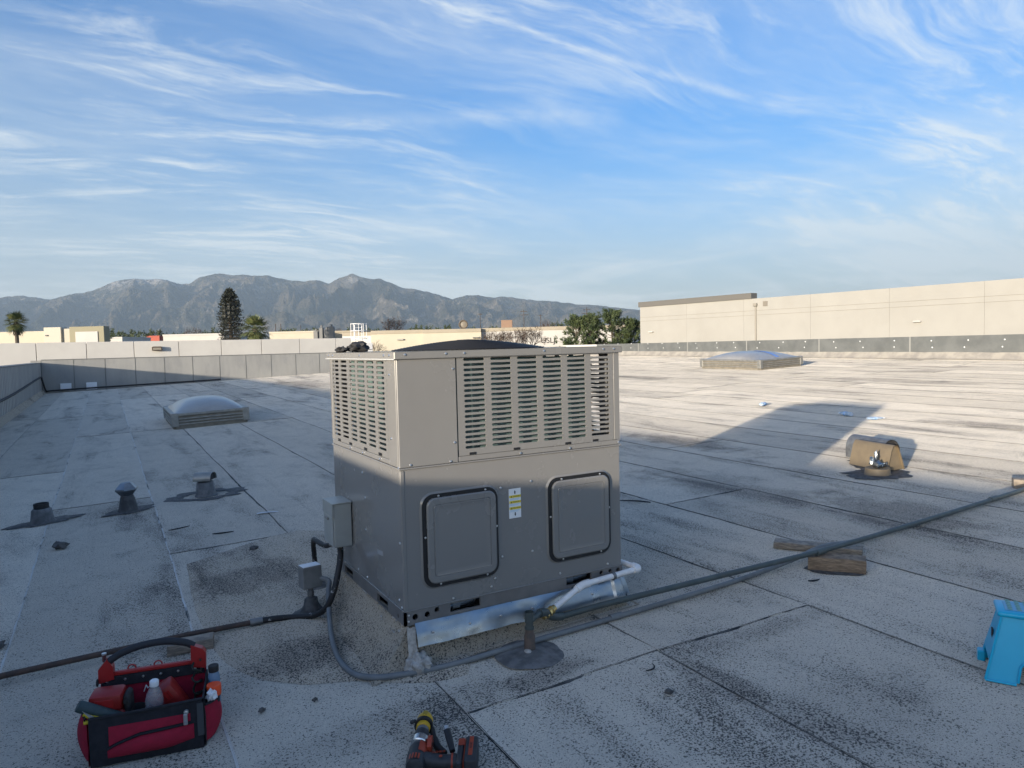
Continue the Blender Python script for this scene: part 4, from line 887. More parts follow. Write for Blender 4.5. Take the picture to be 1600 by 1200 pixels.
# ------------------------------------------------------------------ blue step stool
def stool():
    BL = pm('blue_plastic', (0.006, 0.40, 0.64), (0.008, 0.43, 0.67), 6, 0.40, spec=0.5)
    BL2 = pm('pale_blue_plastic', (0.10, 0.36, 0.55), None, rough=0.45)
    GRIP = pm('green_grip_dots', (0.16, 0.34, 0.30), None, rough=0.6)
    a = math.atan2(-0.775, 0.63) - math.radians(8); x, y = 1.855, -1.412
    t = thing('step_stool', 'bright blue plastic folding step stool at the right edge of the photo', 'step stool', (x, y, rz(x, y)), a)
    W, D, H, ins = 0.34, 0.24, 0.272, 0.056       # local x along the front, y away, z up
    def side(name, y0, y1, z1):
        m = MB()
        def face(yb, yt, g):
            xs = [(0.0 + g, 0.012), (0.010 + g, 0.004), (0.095 - g, 0.004), (0.105 - g, 0.016), (0.112 - g, 0.075), (0.128, 0.092), (W - 0.128, 0.092), (W - 0.112 + g, 0.075), (W - 0.105 + g, 0.016), (W - 0.095 + g, 0.004), (W - 0.010 - g, 0.004), (W - g, 0.012), (W - ins - g, z1), (ins + g, z1)]
            return [(u, yb + (yt - yb) * (w / z1), w) for u, w in xs]
        A = face(y0, y1, 0); s = 1 if y1 > y0 else -1
        Bk = [(u, v + 0.012 * s, w) for u, v, w in face(y0, y1, 0.004)]; n = len(A)
        m.add(A + Bk, [tuple(range(n)), tuple(range(2 * n - 1, n - 1, -1))] + [(i, (i + 1) % n, n + (i + 1) % n, n + i) for i in range(n)])
        return m.build(name, BL, t, smooth=25)
    side('front_legs', 0.0, ins, H - 0.012); side('back_legs', D, D - ins, H - 0.012)
    m = MB()      # raised edge round the front leg panel
    e = [(0.0, -0.003, 0.012), (ins, ins - 0.004, H - 0.014)]; m.tube(e, 0.005, 6); m.tube([(0.0, -0.003, 0.010), (0.10, -0.003, 0.008)], 0.005, 6); m.tube([(0.105, -0.002, 0.016), (0.114, 0.010, 0.075), (0.13, 0.014, 0.094), (W - 0.13, 0.014, 0.094), (W - 0.114, 0.010, 0.075), (W - 0.105, -0.002, 0.016)], 0.005, 6)
    m.build('rim', BL, t, smooth=50)
    for s in (0, 1):
        m = MB(); xo = s * W; sg = 1 if s == 0 else -1
        m.add([(xo + sg * 0.012, 0.03, 0.08), (xo + sg * 0.012, D - 0.03, 0.08), (xo + sg * (ins + 0.004), D - ins, H - 0.012), (xo + sg * (ins + 0.004), ins, H - 0.012)], [(0, 1, 2, 3)])
        m.add([(xo + sg * 0.018, 0.03, 0.08), (xo + sg * 0.018, D - 0.03, 0.08), (xo + sg * (ins + 0.010), D - ins, H - 0.012), (xo + sg * (ins + 0.010), ins, H - 0.012)], [(0, 3, 2, 1)])
        m.build('side_web', BL, t)
    m = MB(); m.box(0.0285, 0.0335, 0.10, 0.135, 0.14, 0.175); m.build('grip_slot', BLACKM, t)
    m = MB(); m.box(ins - 0.016, W - ins + 0.016, ins - 0.016, D - ins + 0.016, H - 0.022, H, 0.010, seg=3); top = m.build('step_top', BL, t, smooth=40)
    m = MB(); m.box(ins + 0.012, W - ins - 0.012, ins + 0.012, D - ins - 0.012, H + 0.0002, H + 0.0022, 0.0008); m.build('tread', BL2, top)
    m = MB()
    for i in range(8):
        for j in range(6): m.lathe([(0.0, 0.0022), (0.007, 0.0018), (0.010, 0)], 8, Matrix.Translation((ins + 0.03 + i * 0.029, ins + 0.028 + j * 0.021, H + 0.0023)))
    tag(m.build('grip_dots', GRIP, top), kind='stuff')
    m = MB(); m.box(-0.012, 0.016, D - 0.055, D - 0.01, 0.004, 0.05, 0.005); m.build('foot', BL, t)
stool()

# ------------------------------------------------------------------ open tool bag and what is in it
def toolbag():
    RED = pm('red_canvas', (0.36, 0.008, 0.036), (0.30, 0.007, 0.030), 40, 0.85, bump=0.4, bscale=500)
    REDP = pm('red_plastic', (0.36, 0.018, 0.018), None, rough=0.4)
    NAVY = pm('black_canvas', (0.012, 0.013, 0.018), (0.020, 0.021, 0.028), 40, 0.85, bump=0.4, bscale=500)
    GREYW = pm('grey_webbing', (0.055, 0.06, 0.066), None, rough=0.8)
    ox, oy = -1.18, -0.02
    rot = math.radians(-11); t = thing('tool_bag', 'open red and black canvas tool bag with a long padded handle', 'tool bag', (ox, oy, rz(ox + 0.15, oy + 0.1) + 0.004), rot)
    L, Dp, Hf, Hb = 0.365, 0.20, 0.172, 0.245
    def wall(name, mat, p0, p1, h0, h1, th=0.006, z0=0.0, bow=0.010, parent=t):
        m = MB(); p0 = Vector(p0); p1 = Vector(p1); d = (p1 - p0); nrm = Vector((d.y, -d.x, 0)).normalized()
        def fn(s): return lambda u, v: p0 + d * u + nrm * (s * th + bow * math.sin(math.pi * u) * math.sin(math.pi * min(v * 1.2, 1)) + 0.003 * nz(u * 5, v * 4, p0.x * 9)) + Vector((0, 0, z0 + (h0 + (h1 - h0) * u - z0) * v))
        A = fn(1); Bf = fn(0); m.grid(A, 14, 10); m.grid(lambda u, v: Bf(1 - u, v), 14, 10)
        for k in range(14): u0, u1 = k / 14, (k + 1) / 14; m.add([A(u0, 1), A(u1, 1), Bf(u1, 1), Bf(u0, 1)], [(0, 1, 2, 3)])
        return m.build(name, mat, parent, smooth=50)
    m = MB(); m.box(-0.004, L + 0.004, -0.004, Dp + 0.004, 0, 0.045, 0.012); m.build('base', NAVY, t, smooth=40)
    fp = wall('front_wall', NAVY, (0, 0, 0), (L, 0, 0), Hf, Hf + 0.008, bow=0.012)
    wall('back_wall', RED, (L, Dp, 0), (0, Dp, 0), Hb - 0.02, Hb - 0.02, bow=-0.004)
    wall('end_wall', RED, (0, Dp, 0), (0, 0, 0), Hf + 0.02, Hf, bow=0.014); wall('end_wall', NAVY, (L, 0, 0), (L, Dp, 0), Hf + 0.008, Hf + 0.03, bow=0.006)
    def fy(x, z): return -0.006 - 0.012 * math.sin(math.pi * x / L) * math.sin(math.pi * min(z / Hf * 1.2, 1)) - 0.003
    def patch(name, mat, x0, x1, zlo, zhi, puff=0.0, parent=fp, off=0.0):
        m = MB()
        def fn(u, v):
            x = x0 + (x1 - x0) * u; lo = zlo(x); z = lo + (zhi(x) - lo) * v; return (x, fy(x, z) - off - puff * (math.sin(math.pi * u) * math.sin(math.pi * v)) ** 0.6, z)
        m.grid(fn, 24, 8); return m.build(name, mat, parent, smooth=60)
    cur = lambda x: 0.052 + 0.040 * max(0, min(1, (x - 0.05) / 0.11)) ** 0.6 + 0.014 * (x / L)
    patch('front_pocket', RED, 0.062, L - 0.040, lambda x: cur(x) + 0.006, lambda x: Hf - 0.034, 0.002)
    patch('lower_pocket', RED, 0.056, L - 0.030, lambda x: 0.028 + 0.02 * max(0, (x - 0.25) / 0.1) , lambda x: cur(x) - 0.006, 0.016)
    m = MB(); m.tube([(x, fy(x, cur(x)) - 0.003, cur(x)) for x in [0.056 + k * (L - 0.09) / 20 for k in range(21)]], 0.0035, 6); m.build('zip_line', NAVY, fp, smooth=60)
    patch('corner_webbing', GREYW, L - 0.018, L + 0.004, lambda x: 0.05, lambda x: Hf - 0.002, 0, off=0.003)
    m = MB(); m.box(L - 0.062, L - 0.048, -0.030, -0.022, 0.105, 0.145, 0.002); m.box(L - 0.060, L - 0.050, -0.0325, -0.0302, 0.110, 0.122); m.lathe([(0, 0.01), (0.008, 0.008), (0.009, 0)], 10, Matrix.Translation((L - 0.052, -0.020, 0.150)) @ Matrix.Rotation(math.pi / 2, 4, 'X')); m.build('zip_pull', pm('zip_metal', (0.55, 0.55, 0.55), None, rough=0.35, metal=0.8), fp)
    m = MB(); m.tube([(k * L / 20, -0.002 - 0.012 * math.sin(math.pi * k / 20) * 0.4, Hf + 0.008 * k / 20) for k in range(21)], 0.006, 6); m.build('front_rim', NAVY, t, smooth=60)
    # stiff top bar of the back wall with rivets, brackets and padded grip
    m = MB(); m.box(0.004, L - 0.006, Dp - 0.009, Dp - 0.002, Hb - 0.052, Hb - 0.012, 0.002); m.build('back_band', NAVY, t)
    m = MB(); m.box(0.0, L - 0.002, Dp - 0.010, Dp + 0.010, Hb - 0.0115, Hb + 0.004, 0.004); tb = m.build('top_bar', REDP, t, smooth=40)
    for k in range(6):
        m = MB(); m.lathe([(0, 0.004), (0.004, 0.0032), (0.0055, 0)], 10, Matrix.Translation((0.024 + k * 0.0605, Dp - 0.0095, Hb - 0.028)) @ Matrix.Rotation(math.pi / 2, 4, 'X')); m.build('rivet', SCREW, t, smooth=40)
    m = MB(); m.prism([(-0.004, Hb - 0.03), (0.048, Hb - 0.02), (0.046, Hb + 0.030), (0.026, Hb + 0.058), (0.012, Hb + 0.040), (-0.003, Hb + 0.022)], Dp - 0.016, Dp + 0.016); br = m.build('bracket', REDP, t)
    m = MB(); m.prism([(L - 0.048, Hb - 0.02), (L, Hb - 0.03), (L + 0.002, Hb + 0.030), (L - 0.010, Hb + 0.048), (L - 0.050, Hb + 0.066), (L - 0.052, Hb + 0.02)], Dp - 0.016, Dp + 0.016); m.build('bracket', REDP, t)
    m = MB(); m.tube(smoothpath([(0.022, Dp, Hb + 0.038), (0.07, Dp, Hb + 0.068), (0.14, Dp, Hb + 0.088), (0.22, Dp, Hb + 0.092), (0.29, Dp, Hb + 0.078), (0.325, Dp, Hb + 0.058)], 5), 0.0135, 12); m.build('grip', pm('grip_foam', (0.022, 0.024, 0.030), None, rough=0.7), t, smooth=60)
    for k in (0.105, 0.195):
        m = MB(); m.tube([(k + 0.014 * math.cos(a), Dp + 0.012, Hb + 0.002 + 0.014 * math.sin(a)) for a in [math.pi * q / 6 for q in range(7)]], 0.003, 6); m.build('loop', REDP, t)
    m = MB(); m.tube([(-0.012, 0.01 + 0.012 * math.cos(a), Hf + 0.004 + 0.012 * math.sin(a)) for a in [2 * math.pi * q / 12 for q in range(13)]], 0.0025, 6); m.build('clip_ring', BLACK, t)
    m = MB(); m.tube([(-0.004, 0.17 + 0.012 * math.cos(a), Hf + 0.055 + 0.012 * math.sin(a)) for a in [2 * math.pi * q / 12 for q in range(13)]], 0.0025, 6); m.build('clip_ring', BLACK, t)
    # bulging end pockets
    def bulge(name, mat, x, sgn, z1):
        m = MB(); m.grid(lambda u, v: (x + sgn * (0.006 + 0.052 * math.sin(math.pi * u) ** 0.7 * math.sin(math.pi * (0.18 + 0.62 * v)) ** 0.8), 0.02 + 0.15 * u, 0.01 + z1 * v), 14, 12); return m.build(name, mat, t, smooth=60)
    bulge('end_pocket', RED, L, 1, 0.135); bulge('end_pocket', RED, 0, -1, 0.15)
    m = MB(); m.tube([(L + 0.006 + 0.047 * math.sin(math.pi * u) ** 0.7, 0.02 + 0.15 * u, 0.146) for u in [k / 12 for k in range(13)]], 0.005, 6); m.build('pocket_hem', NAVY, t, smooth=60)
    text_part('Milw', 0.036, WHITE, t, Matrix.Translation((0.176, Dp - 0.0125, 0.170)) @ FACE_FRONT, ext=0.0004, shear=0.35)
    M = t.matrix_world
    def at(x, y, z): return M @ Vector((x, y, z))
    # red power tool heads
    def inner(name, label, cat, p, ang=(0, 0, 0)):
        o = bpy.data.objects.new(name, None); COL.objects.link(o); o.empty_display_size = 0.05
        o.matrix_world = Matrix.Translation(at(*p)) @ Matrix.Rotation(rot + ang[2], 4, 'Z') @ Matrix.Rotation(ang[1], 4, 'Y') @ Matrix.Rotation(ang[0], 4, 'X'); return tag(o, label, cat)
    REDT = pm('red_tool_shell', (0.30, 0.018, 0.016), (0.25, 0.014, 0.013), 10, 0.42, spec=0.5)
    o = inner('power_tool', 'red power tool with a dark grip at the left inside the tool bag', 'power tool', (0.052, 0.10, 0.055), (0.12, 0.0, -0.1))
    m = MB(); m.box(-0.058, 0.052, -0.04, 0.04, 0.115, 0.178, 0.014, seg=2); m.box(-0.05, 0.056, -0.034, 0.034, 0.06, 0.114, 0.008); m.build('shell', REDT, o, smooth=35)
    m = MB(); m.box(-0.035, 0.025, -0.0425, -0.0405, 0.135, 0.165, 0.001); m.build('vent_panel', REDP, o)
    m = MB(); m.box(0.053, 0.075, -0.03, 0.03, 0.04, 0.168, 0.008); m.lathe([(0, 0.006), (0.009, 0.005), (0.010, 0)], 12, Matrix.Translation((0.064, -0.0305, 0.145)) @ Matrix.Rotation(math.pi / 2, 4, 'X')); m.build('grip', BLACKM, o, smooth=40)
    m = MB(); m.box(0.0, 0.028, -0.0355, -0.0345, 0.078, 0.088); m.build('data_label', pm('label_grey', (0.35, 0.33, 0.30), None), o)
    o = inner('power_tool', 'slanted red battery tool at the right inside the tool bag', 'power tool', (0.290, 0.115, 0.065), (0.1, math.radians(-28), 0.0))
    m = MB(); m.box(-0.040, 0.045, -0.040, 0.040, 0.0, 0.165, 0.015, seg=2); m.build('shell', REDT, o, smooth=35)
    m = MB(); m.box(-0.022, 0.028, -0.0415, -0.0405, 0.112, 0.150, 0.0008); pl = m.build('embossed_plate', REDP, o)
    m = MB()
    for x in (-0.012, 0.004, 0.018): m.box(x, x + 0.005, -0.0432, -0.0417, 0.118, 0.144)
    m.build('embossed_ribs', REDT, pl)
    # water bottle
    CL = pm('clear_plastic', (0.80, 0.86, 0.92), None, rough=0.08, trans=0.75, spec=0.6)
    o = inner('water_bottle', 'clear plastic water bottle with a white cap inside the tool bag', 'bottle', (0.197, 0.060, 0.098), (0.10, 0.05, 0))
    m = MB(); m.lathe([(0.030, 0.0), (0.032, 0.01), (0.030, 0.03), (0.032, 0.05), (0.030, 0.07), (0.031, 0.085), (0.026, 0.11), (0.014, 0.135), (0.0125, 0.142)], 18); m.build('body', CL, o, smooth=60)
    m = MB(); m.lathe([(0.0150, 0.140), (0.0155, 0.143), (0.0155, 0.157), (0.013, 0.160)], 18); m.build('cap', WHITE, o, smooth=40)
    # dark disc / black pouch, coiled cable at the right
    o = inner('grinding_disc', 'dark round cutting disc between the tools in the bag', 'cutting disc', (0.135, 0.09, 0.035), (math.radians(80), 0, 0.2))
    m = MB(); m.lathe([(0.0, 0.0015), (0.062, 0.0015), (0.0625, 0), (0.062, -0.0015), (0, -0.0015)], 30, Matrix.Translation((0, 0.06, 0))); m.build('disc', BLACKM, o, smooth=30)
    m = MB(); m.lathe([(0.0, 0.003), (0.014, 0.003), (0.0145, 0.0016)], 20, Matrix.Translation((0, 0.06, 0))); m.build('hub_label', pm('hub_dull', (0.10, 0.09, 0.08), None), o)
    m = MB(); pts = []
    r = random.Random(4)
    for k in range(46):
        a = k * 0.62; pts.append(at(0.335 + 0.018 * math.cos(a) * r.uniform(0.6, 1.1), Dp - 0.035 + 0.030 * math.sin(a), 0.255 - 0.0042 * k + 0.010 * r.random()))
    m.tube(smoothpath(pts, 3), 0.0042, 6); tag(m.build('cable_coil', pm('dark_green_cord', (0.014, 0.020, 0.015), None, rough=0.7), None, smooth=60), 'tangle of dark cord hanging at the right end of the tool bag', 'cord')
    # hammer-like grey handle and yellow snips at the left rim
    m = MB(); a, b = at(-0.035, 0.02, 0.218), at(0.10, 0.045, 0.135)
    m.tube([a, a.lerp(b, 0.05), a.lerp(b, 0.95), b], [0.019, 0.021, 0.019, 0.017], 14); tag(m.build('grey_handle', pm('teal_grey_handle', (0.03, 0.055, 0.062), (0.04, 0.068, 0.075), 20, 0.6), smooth=40), 'teal grey tool handle leaning over the left rim of the bag', 'tool handle')
    o = inner('snips', 'yellow handled snips tucked under the grey handle at the left rim', 'snips', (0.012, 0.012, 0.155), (0, 0, 0))
    YH = pm('yellow_grip', (0.55, 0.42, 0.02), None, rough=0.5)
    for s in (0, 1):
        m = MB(); m.tube(smoothpath([(-0.028, -0.004 - s * 0.004, 0.036 - s * 0.030), (0.0, -0.004, 0.018 - s * 0.012), (0.035, 0.0, 0.006 - s * 0.006), (0.07, 0.01, 0.0)], 4), [0.0075] * 9 + [0.006] * 4, 8); m.build('handle', YH, o, smooth=50)
    m = MB(); m.prism([(-0.03, 0.05), (0.006, 0.024), (-0.004, 0.016)], -0.012, -0.010); m.build('blade', SCREW, o)
    # things in the right end pocket
    o = inner('spray_bottle', 'blue bottle with a black cap in the end pocket of the bag', 'bottle', (L + 0.030, 0.150, 0.07))
    m = MB(); m.lathe([(0.022, 0), (0.022, 0.125), (0.016, 0.142)], 16); m.build('body', pm('milky_blue', (0.16, 0.25, 0.36), None, rough=0.35), o, smooth=40)
    m = MB(); m.lathe([(0.0185, 0.142), (0.019, 0.145), (0.019, 0.164), (0.017, 0.166)], 16); m.build('cap', BLACKM, o, smooth=40)
    o = inner('tape_roll', 'small fluorescent orange roll in the end pocket of the bag', 'tape', (L + 0.034, 0.085, 0.150), (0, 0, 0.2))
    m = MB(); m.lathe([(0.012, 0), (0.025, 0), (0.026, 0.003), (0.026, 0.036), (0.025, 0.039), (0.012, 0.039)], 20); m.build('roll', pm('fluorescent_orange', (0.85, 0.09, 0.02), None, rough=0.5), o, smooth=40)
    m = MB(); m.box(-0.018, 0.018, -0.012, 0.012, -0.03, -0.002, 0.004); m.build('holder', BLACKM, o)
    lump('rag', WHITE, None, at(L + 0.030, 0.045, 0.165), (0.018, 0.016, 0.022), 9, 0.7, 3); tag(bpy.context.scene.objects['rag'], 'scrap of white rag in the end pocket of the tool bag', 'rag')
    # long bit standing behind the handle
    o = inner('nut_driver', 'thin black nut driver sticking up behind the left handle bracket', 'nut driver', (0.012, 0.222, 0.10))
    m = MB(); m.tube([(0, 0, 0), (0, 0, 0.185)], 0.0042, 8); m.build('shaft', BLACKM, o, smooth=40)
    m = MB(); m.tube([(0, 0, 0.185), (0, 0, 0.21)], 0.0075, 8); m.build('socket', pm('socket_red', (0.12, 0.04, 0.04), None, rough=0.4), o, smooth=40)
    m = MB(); m.tube([(0, 0, 0.2102), (0, 0, 0.216)], 0.0085, 8); m.build('tip', SCREW, o, smooth=40)
toolbag()

# ------------------------------------------------------------------ cordless drill at the bottom edge
def drill():
    OR = pm('orange_red_plastic', (0.40, 0.055, 0.022), (0.33, 0.045, 0.02), 12, 0.42); BK = pm('drill_black', (0.022, 0.024, 0.028), (0.034, 0.036, 0.040), 30, 0.5)
    YL = pm('drill_yellow', (0.66, 0.40, 0.02), (0.58, 0.34, 0.02), 14, 0.45)
    x, y = -0.205, -0.640; ang = math.atan2(0.86, 0.50)
    t = thing('cordless_drill', 'orange and black cordless drill with a yellow nose lying on its side', 'drill', (x, y, rz(x, y) + 0.006), ang)
    # local x forward to the nose, -y towards the battery, z up; lying flat
    X = Matrix.Rotation(math.pi / 2, 4, 'Y')
    def lx(prof, z=0.036, n=18): return [(r, d) for d, r in prof], Matrix.Translation((0, 0, z)) @ X
    def turn(name, mat, prof, z=0.036, n=18, par=t, yo=0.0):
        m = MB(); m.lathe([(r, d) for d, r in prof], n, Matrix.Translation((0, yo, z)) @ X); return m.build(name, mat, par, smooth=35)
    turn('motor_housing', BK, [(-0.10, 0.022), (-0.095, 0.030), (-0.05, 0.034), (0.0, 0.034), (0.012, 0.031), (0.016, 0.024)])
    m = MB(); m.grid(lambda u, v: ((-0.045 + 0.055 * u), 0.0355 * math.cos(1.75 + v * 1.2), 0.036 + 0.0355 * math.sin(1.75 + v * 1.2)), 6, 8); m.build('orange_shell', OR, t, smooth=50)
    for q in range(4):
        m = MB(); m.grid(lambda u, v: ((-0.092 + 0.030 * u), 0.0345 * math.cos(0.95 + q * 0.3 + v * 0.17), 0.036 + 0.0345 * math.sin(0.95 + q * 0.3 + v * 0.17)), 4, 3); m.build('orange_vent', OR, t, smooth=50)
    turn('gear_collar', pm('chrome', (0.62, 0.65, 0.69), None, rough=0.2, metal=1.0), [(0.016, 0.024), (0.020, 0.0315), (0.052, 0.0325), (0.060, 0.026)], 0.042)
    turn('chuck', BK, [(0.060, 0.024), (0.062, 0.0275), (0.090, 0.0265), (0.094, 0.020)], 0.046)
    turn('steel_sleeve', GALV, [(0.094, 0.021), (0.112, 0.0225), (0.114, 0.019)], 0.048)
    turn('yellow_collar', YL, [(0.114, 0.021), (0.116, 0.0250), (0.132, 0.0255), (0.134, 0.020)], 0.050)
    turn('black_strap', BLACK, [(0.132, 0.030), (0.133, 0.0335), (0.150, 0.033), (0.151, 0.030)], 0.050)
    turn('yellow_nose', YL, [(0.136, 0.028), (0.152, 0.0315), (0.180, 0.0295), (0.205, 0.020), (0.216, 0.010), (0.219, 0.0)], 0.050)
    m = MB(); m.box(0.160, 0.188, -0.010, 0.006, 0.076, 0.0825, 0.002); m.build('nose_window', pm('amber_dull', (0.36, 0.25, 0.03), None), t)
    m = MB(); m.tube(smoothpath([(0.155, 0.026, 0.058), (0.148, 0.044, 0.062), (0.135, 0.042, 0.064), (0.142, 0.028, 0.070)], 4), 0.0055, 6); m.build('strap_end', BLACK, t, smooth=50)
    m = MB(); m.tube(smoothpath([(0.135, -0.030, 0.04), (0.095, -0.042, 0.030), (0.055, -0.058, 0.020), (0.02, -0.085, 0.014)], 4), [0.010] * 5 + [0.014] * 8, 8); m.build('strap_tail', BLACK, t, smooth=50)
    m = MB(); m.prism([(-0.015, 0.02), (0.02, 0.02), (0.045, 0.045), (0.040, 0.070), (0.015, 0.072), (-0.015, 0.06)], -0.045, -0.030); m.build('orange_lug', OR, t)
    m = MB(); m.tube([(0.020, -0.046, 0.050), (0.020, -0.029, 0.050)], 0.007, 10); m.build('lug_hole', BLACKM, t)
    # handle to the battery
    m = MB(); m.tube(smoothpath([(-0.045, -0.02, 0.034), (-0.052, -0.06, 0.033), (-0.058, -0.105, 0.032), (-0.058, -0.135, 0.032)], 5), [0.026] * 4 + [0.0235] * 8 + [0.026] * 4, 12); h = m.build('handle', BK, t, smooth=50)
    text_part('RIDGID', 0.013, OR, h, Matrix.Translation((-0.043, -0.075, 0.0595)) @ Matrix.Rotation(math.radians(-82), 4, 'Z'), ext=0.0005)
    m = MB(); m.tube([(-0.064, -0.083, 0.0565), (-0.064, -0.083, 0.0585)], 0.006, 6); m.build('emblem', OR, h)
    m = MB(); m.tube([(-0.058, -0.118, 0.032), (-0.058, -0.124, 0.032)], 0.0275, 14); m.build('orange_ring', OR, t, smooth=40)
    m = MB(); m.box(-0.115, 0.010, -0.160, -0.137, 0.0, 0.066, 0.006); m.build('battery_shoe', BK, t, smooth=35)
    m = MB(); m.box(-0.120, 0.016, -0.163, -0.1605, 0.004, 0.070, 0.001); m.box(-0.02, 0.018, -0.160, -0.138, 0.0665, 0.070, 0.001); m.build('orange_trim', OR, t)
    m = MB(); m.box(-0.125, 0.026, -0.205, -0.1635, 0.0, 0.076, 0.008, seg=2); bt = m.build('battery', BK, t, smooth=35)
    m = MB(); m.box(-0.095, 0.015, -0.190, -0.176, 0.0765, 0.0785, 0.0008); m.build('battery_badge', OR, bt)
    text_part('RIDGID', 0.011, BK, bt, Matrix.Translation((-0.04, -0.183, 0.0788)) @ Matrix.Rotation(math.radians(0), 4, 'Z'), ext=0.0002)
    # bit in its holder beside the handle
    m = MB(); m.tube([(-0.035, -0.120, 0.055), (0.010, -0.105, 0.075), (0.040, -0.095, 0.085)], [0.010, 0.0125, 0.012], 10); bh = m.build('bit_holder', BLACK, t, smooth=40)
    m = MB(); m.tube([(0.040, -0.095, 0.085), (0.050, -0.092, 0.088)], 0.0075, 12); m.tube([(0.050, -0.092, 0.088), (0.056, -0.090, 0.090)], 0.009, 12); m.build('bit', SCREW, bh, smooth=40)
    m = MB(); m.tube([(0.0562, -0.0899, 0.0901), (0.0572, -0.0896, 0.0904)], 0.0045, 10); m.build('bit_socket', BLACK, bh)
drill()

# ------------------------------------------------------------------ litter on the roof
def litter():
    BC = pm('blue_bottle_plastic', (0.55, 0.72, 0.90), (0.80, 0.86, 0.92), 30, 0.12, trans=0.45, spec=0.7)
    BLAB = pm('blue_bottle_label', (0.10, 0.30, 0.62), (0.55, 0.65, 0.75), 22, 0.4)
    for lab, x, y, rot, fl in (('crushed water bottle lying at the top left of the long shadow', 8.25, 5.15, 0.3, 0.8), ('small crushed water bottle seen end on', 7.95, 3.47, 1.3, 0.9), ('flattened water bottle nearest the vent hoods', 7.86, 2.95, -0.45, 0.55)):
        t = thing('water_bottle', lab, 'bottle', (x, y, rz(x, y) + 0.008), rot, 'crushed bottles on the roof')
        m = MB(); k = 14; M = Matrix.Translation((-0.11, 0, 0.034)) @ Matrix.Rotation(math.pi / 2, 4, 'Y')
        m.lathe([(0.026, 0), (0.034, 0.012), (0.030, 0.04), (0.035, 0.06), (0.029, 0.09), (0.034, 0.12), (0.026, 0.16), (0.014, 0.195), (0.013, 0.205)], k, M, 0.28, x)
        o = m.build('body', BC, t, smooth=40); o.scale = (1.1, 1.1, fl)
        m = MB(); m.lathe([(0.0355, 0.055), (0.031, 0.09), (0.0355, 0.112)], k, M, 0.28, x); o = m.build('wrapper', BLAB, t, smooth=40); o.scale = (1.1, 1.1, fl)
        m = MB(); m.lathe([(0.0145, 0.2), (0.0155, 0.203), (0.0155, 0.217), (0.013, 0.219)], k, M); o = m.build('cap', WHITE, t, smooth=40); o.scale = (1.1, 1.1, fl)
    def twig(lab, x, y, l, rot, bend=0.3, r=0.0035):
        pts = [(x + math.cos(rot) * l * (k / 5 - 0.5) - math.sin(rot) * bend * l * ((k / 5 - 0.5) ** 2), y + math.sin(rot) * l * (k / 5 - 0.5) + math.cos(rot) * bend * l * ((k / 5 - 0.5) ** 2), 0) for k in range(6)]
        m = MB(); m.tube([(a, b, rz(a, b) + 0.012 + r) for a, b, _ in pts], [r * 0.7, r, r * 1.1, r, r * 0.9, r * 0.5], 6)
        tag(m.build('twig', BLACKM, smooth=60), lab, 'twig', 'dark twigs on the roof')
    twig('small curved black twig right of the gas riser', 0.86, -0.62, 0.07, 0.5, 1.2)
    twig('dark stick lying on the roof right of the air conditioner', 2.62, 1.62, 0.26, 2.2, 0.3, 0.006)
    twig('short dark stick left of the junction box', -0.35, 2.9, 0.15, -0.2, 0.2, 0.006)
    twig('dark sliver before the ringed vent', -0.62, 3.3, 0.16, 0.2, 0.2, 0.005)
    twig('dark scrap near the split wood block', 2.23, -0.36, 0.07, -0.3, 0.5, 0.005)
    for lab, x, y, s, seed in (('dark clod of tar at the left edge of the roof', -1.60, 1.42, 0.035, 2), ('small dark clod left of the pale seam', -1.42, 3.35, 0.05, 5), ('tiny black crumb below the curved twig', 0.78, -0.80, 0.018, 8), ('small dark crumb right of the tool bag', -0.60, 0.02, 0.014, 12), ('dark crumb before the conduit bend', -0.40, -0.02, 0.012, 15), ('dark tar scrap beside the unit on the left', -0.23, 2.32, 0.03, 19)):
        lump('tar_clod', TAR, None, (x, y, rz(x, y) + 0.010 + s * 0.4), (s, s * 0.8, s * 0.6), seed, 0.6, 2)
        o = COL.objects[-1]; tag(o, lab, 'debris', 'crumbs on the roof')
    m = MB(); x, y = -0.02, 3.35; m.grid(lambda u, v: (x + 0.17 * u, y + 0.04 * v - 0.03 * u, rz(x + 0.17 * u, y) + 0.012 + 0.004 * math.sin(u * 5)), 6, 2); tag(m.build('paper_strip', pm('pale_paper', (0.55, 0.56, 0.58), None)), 'pale strip of paper lying left of the unit', 'paper')
litter()

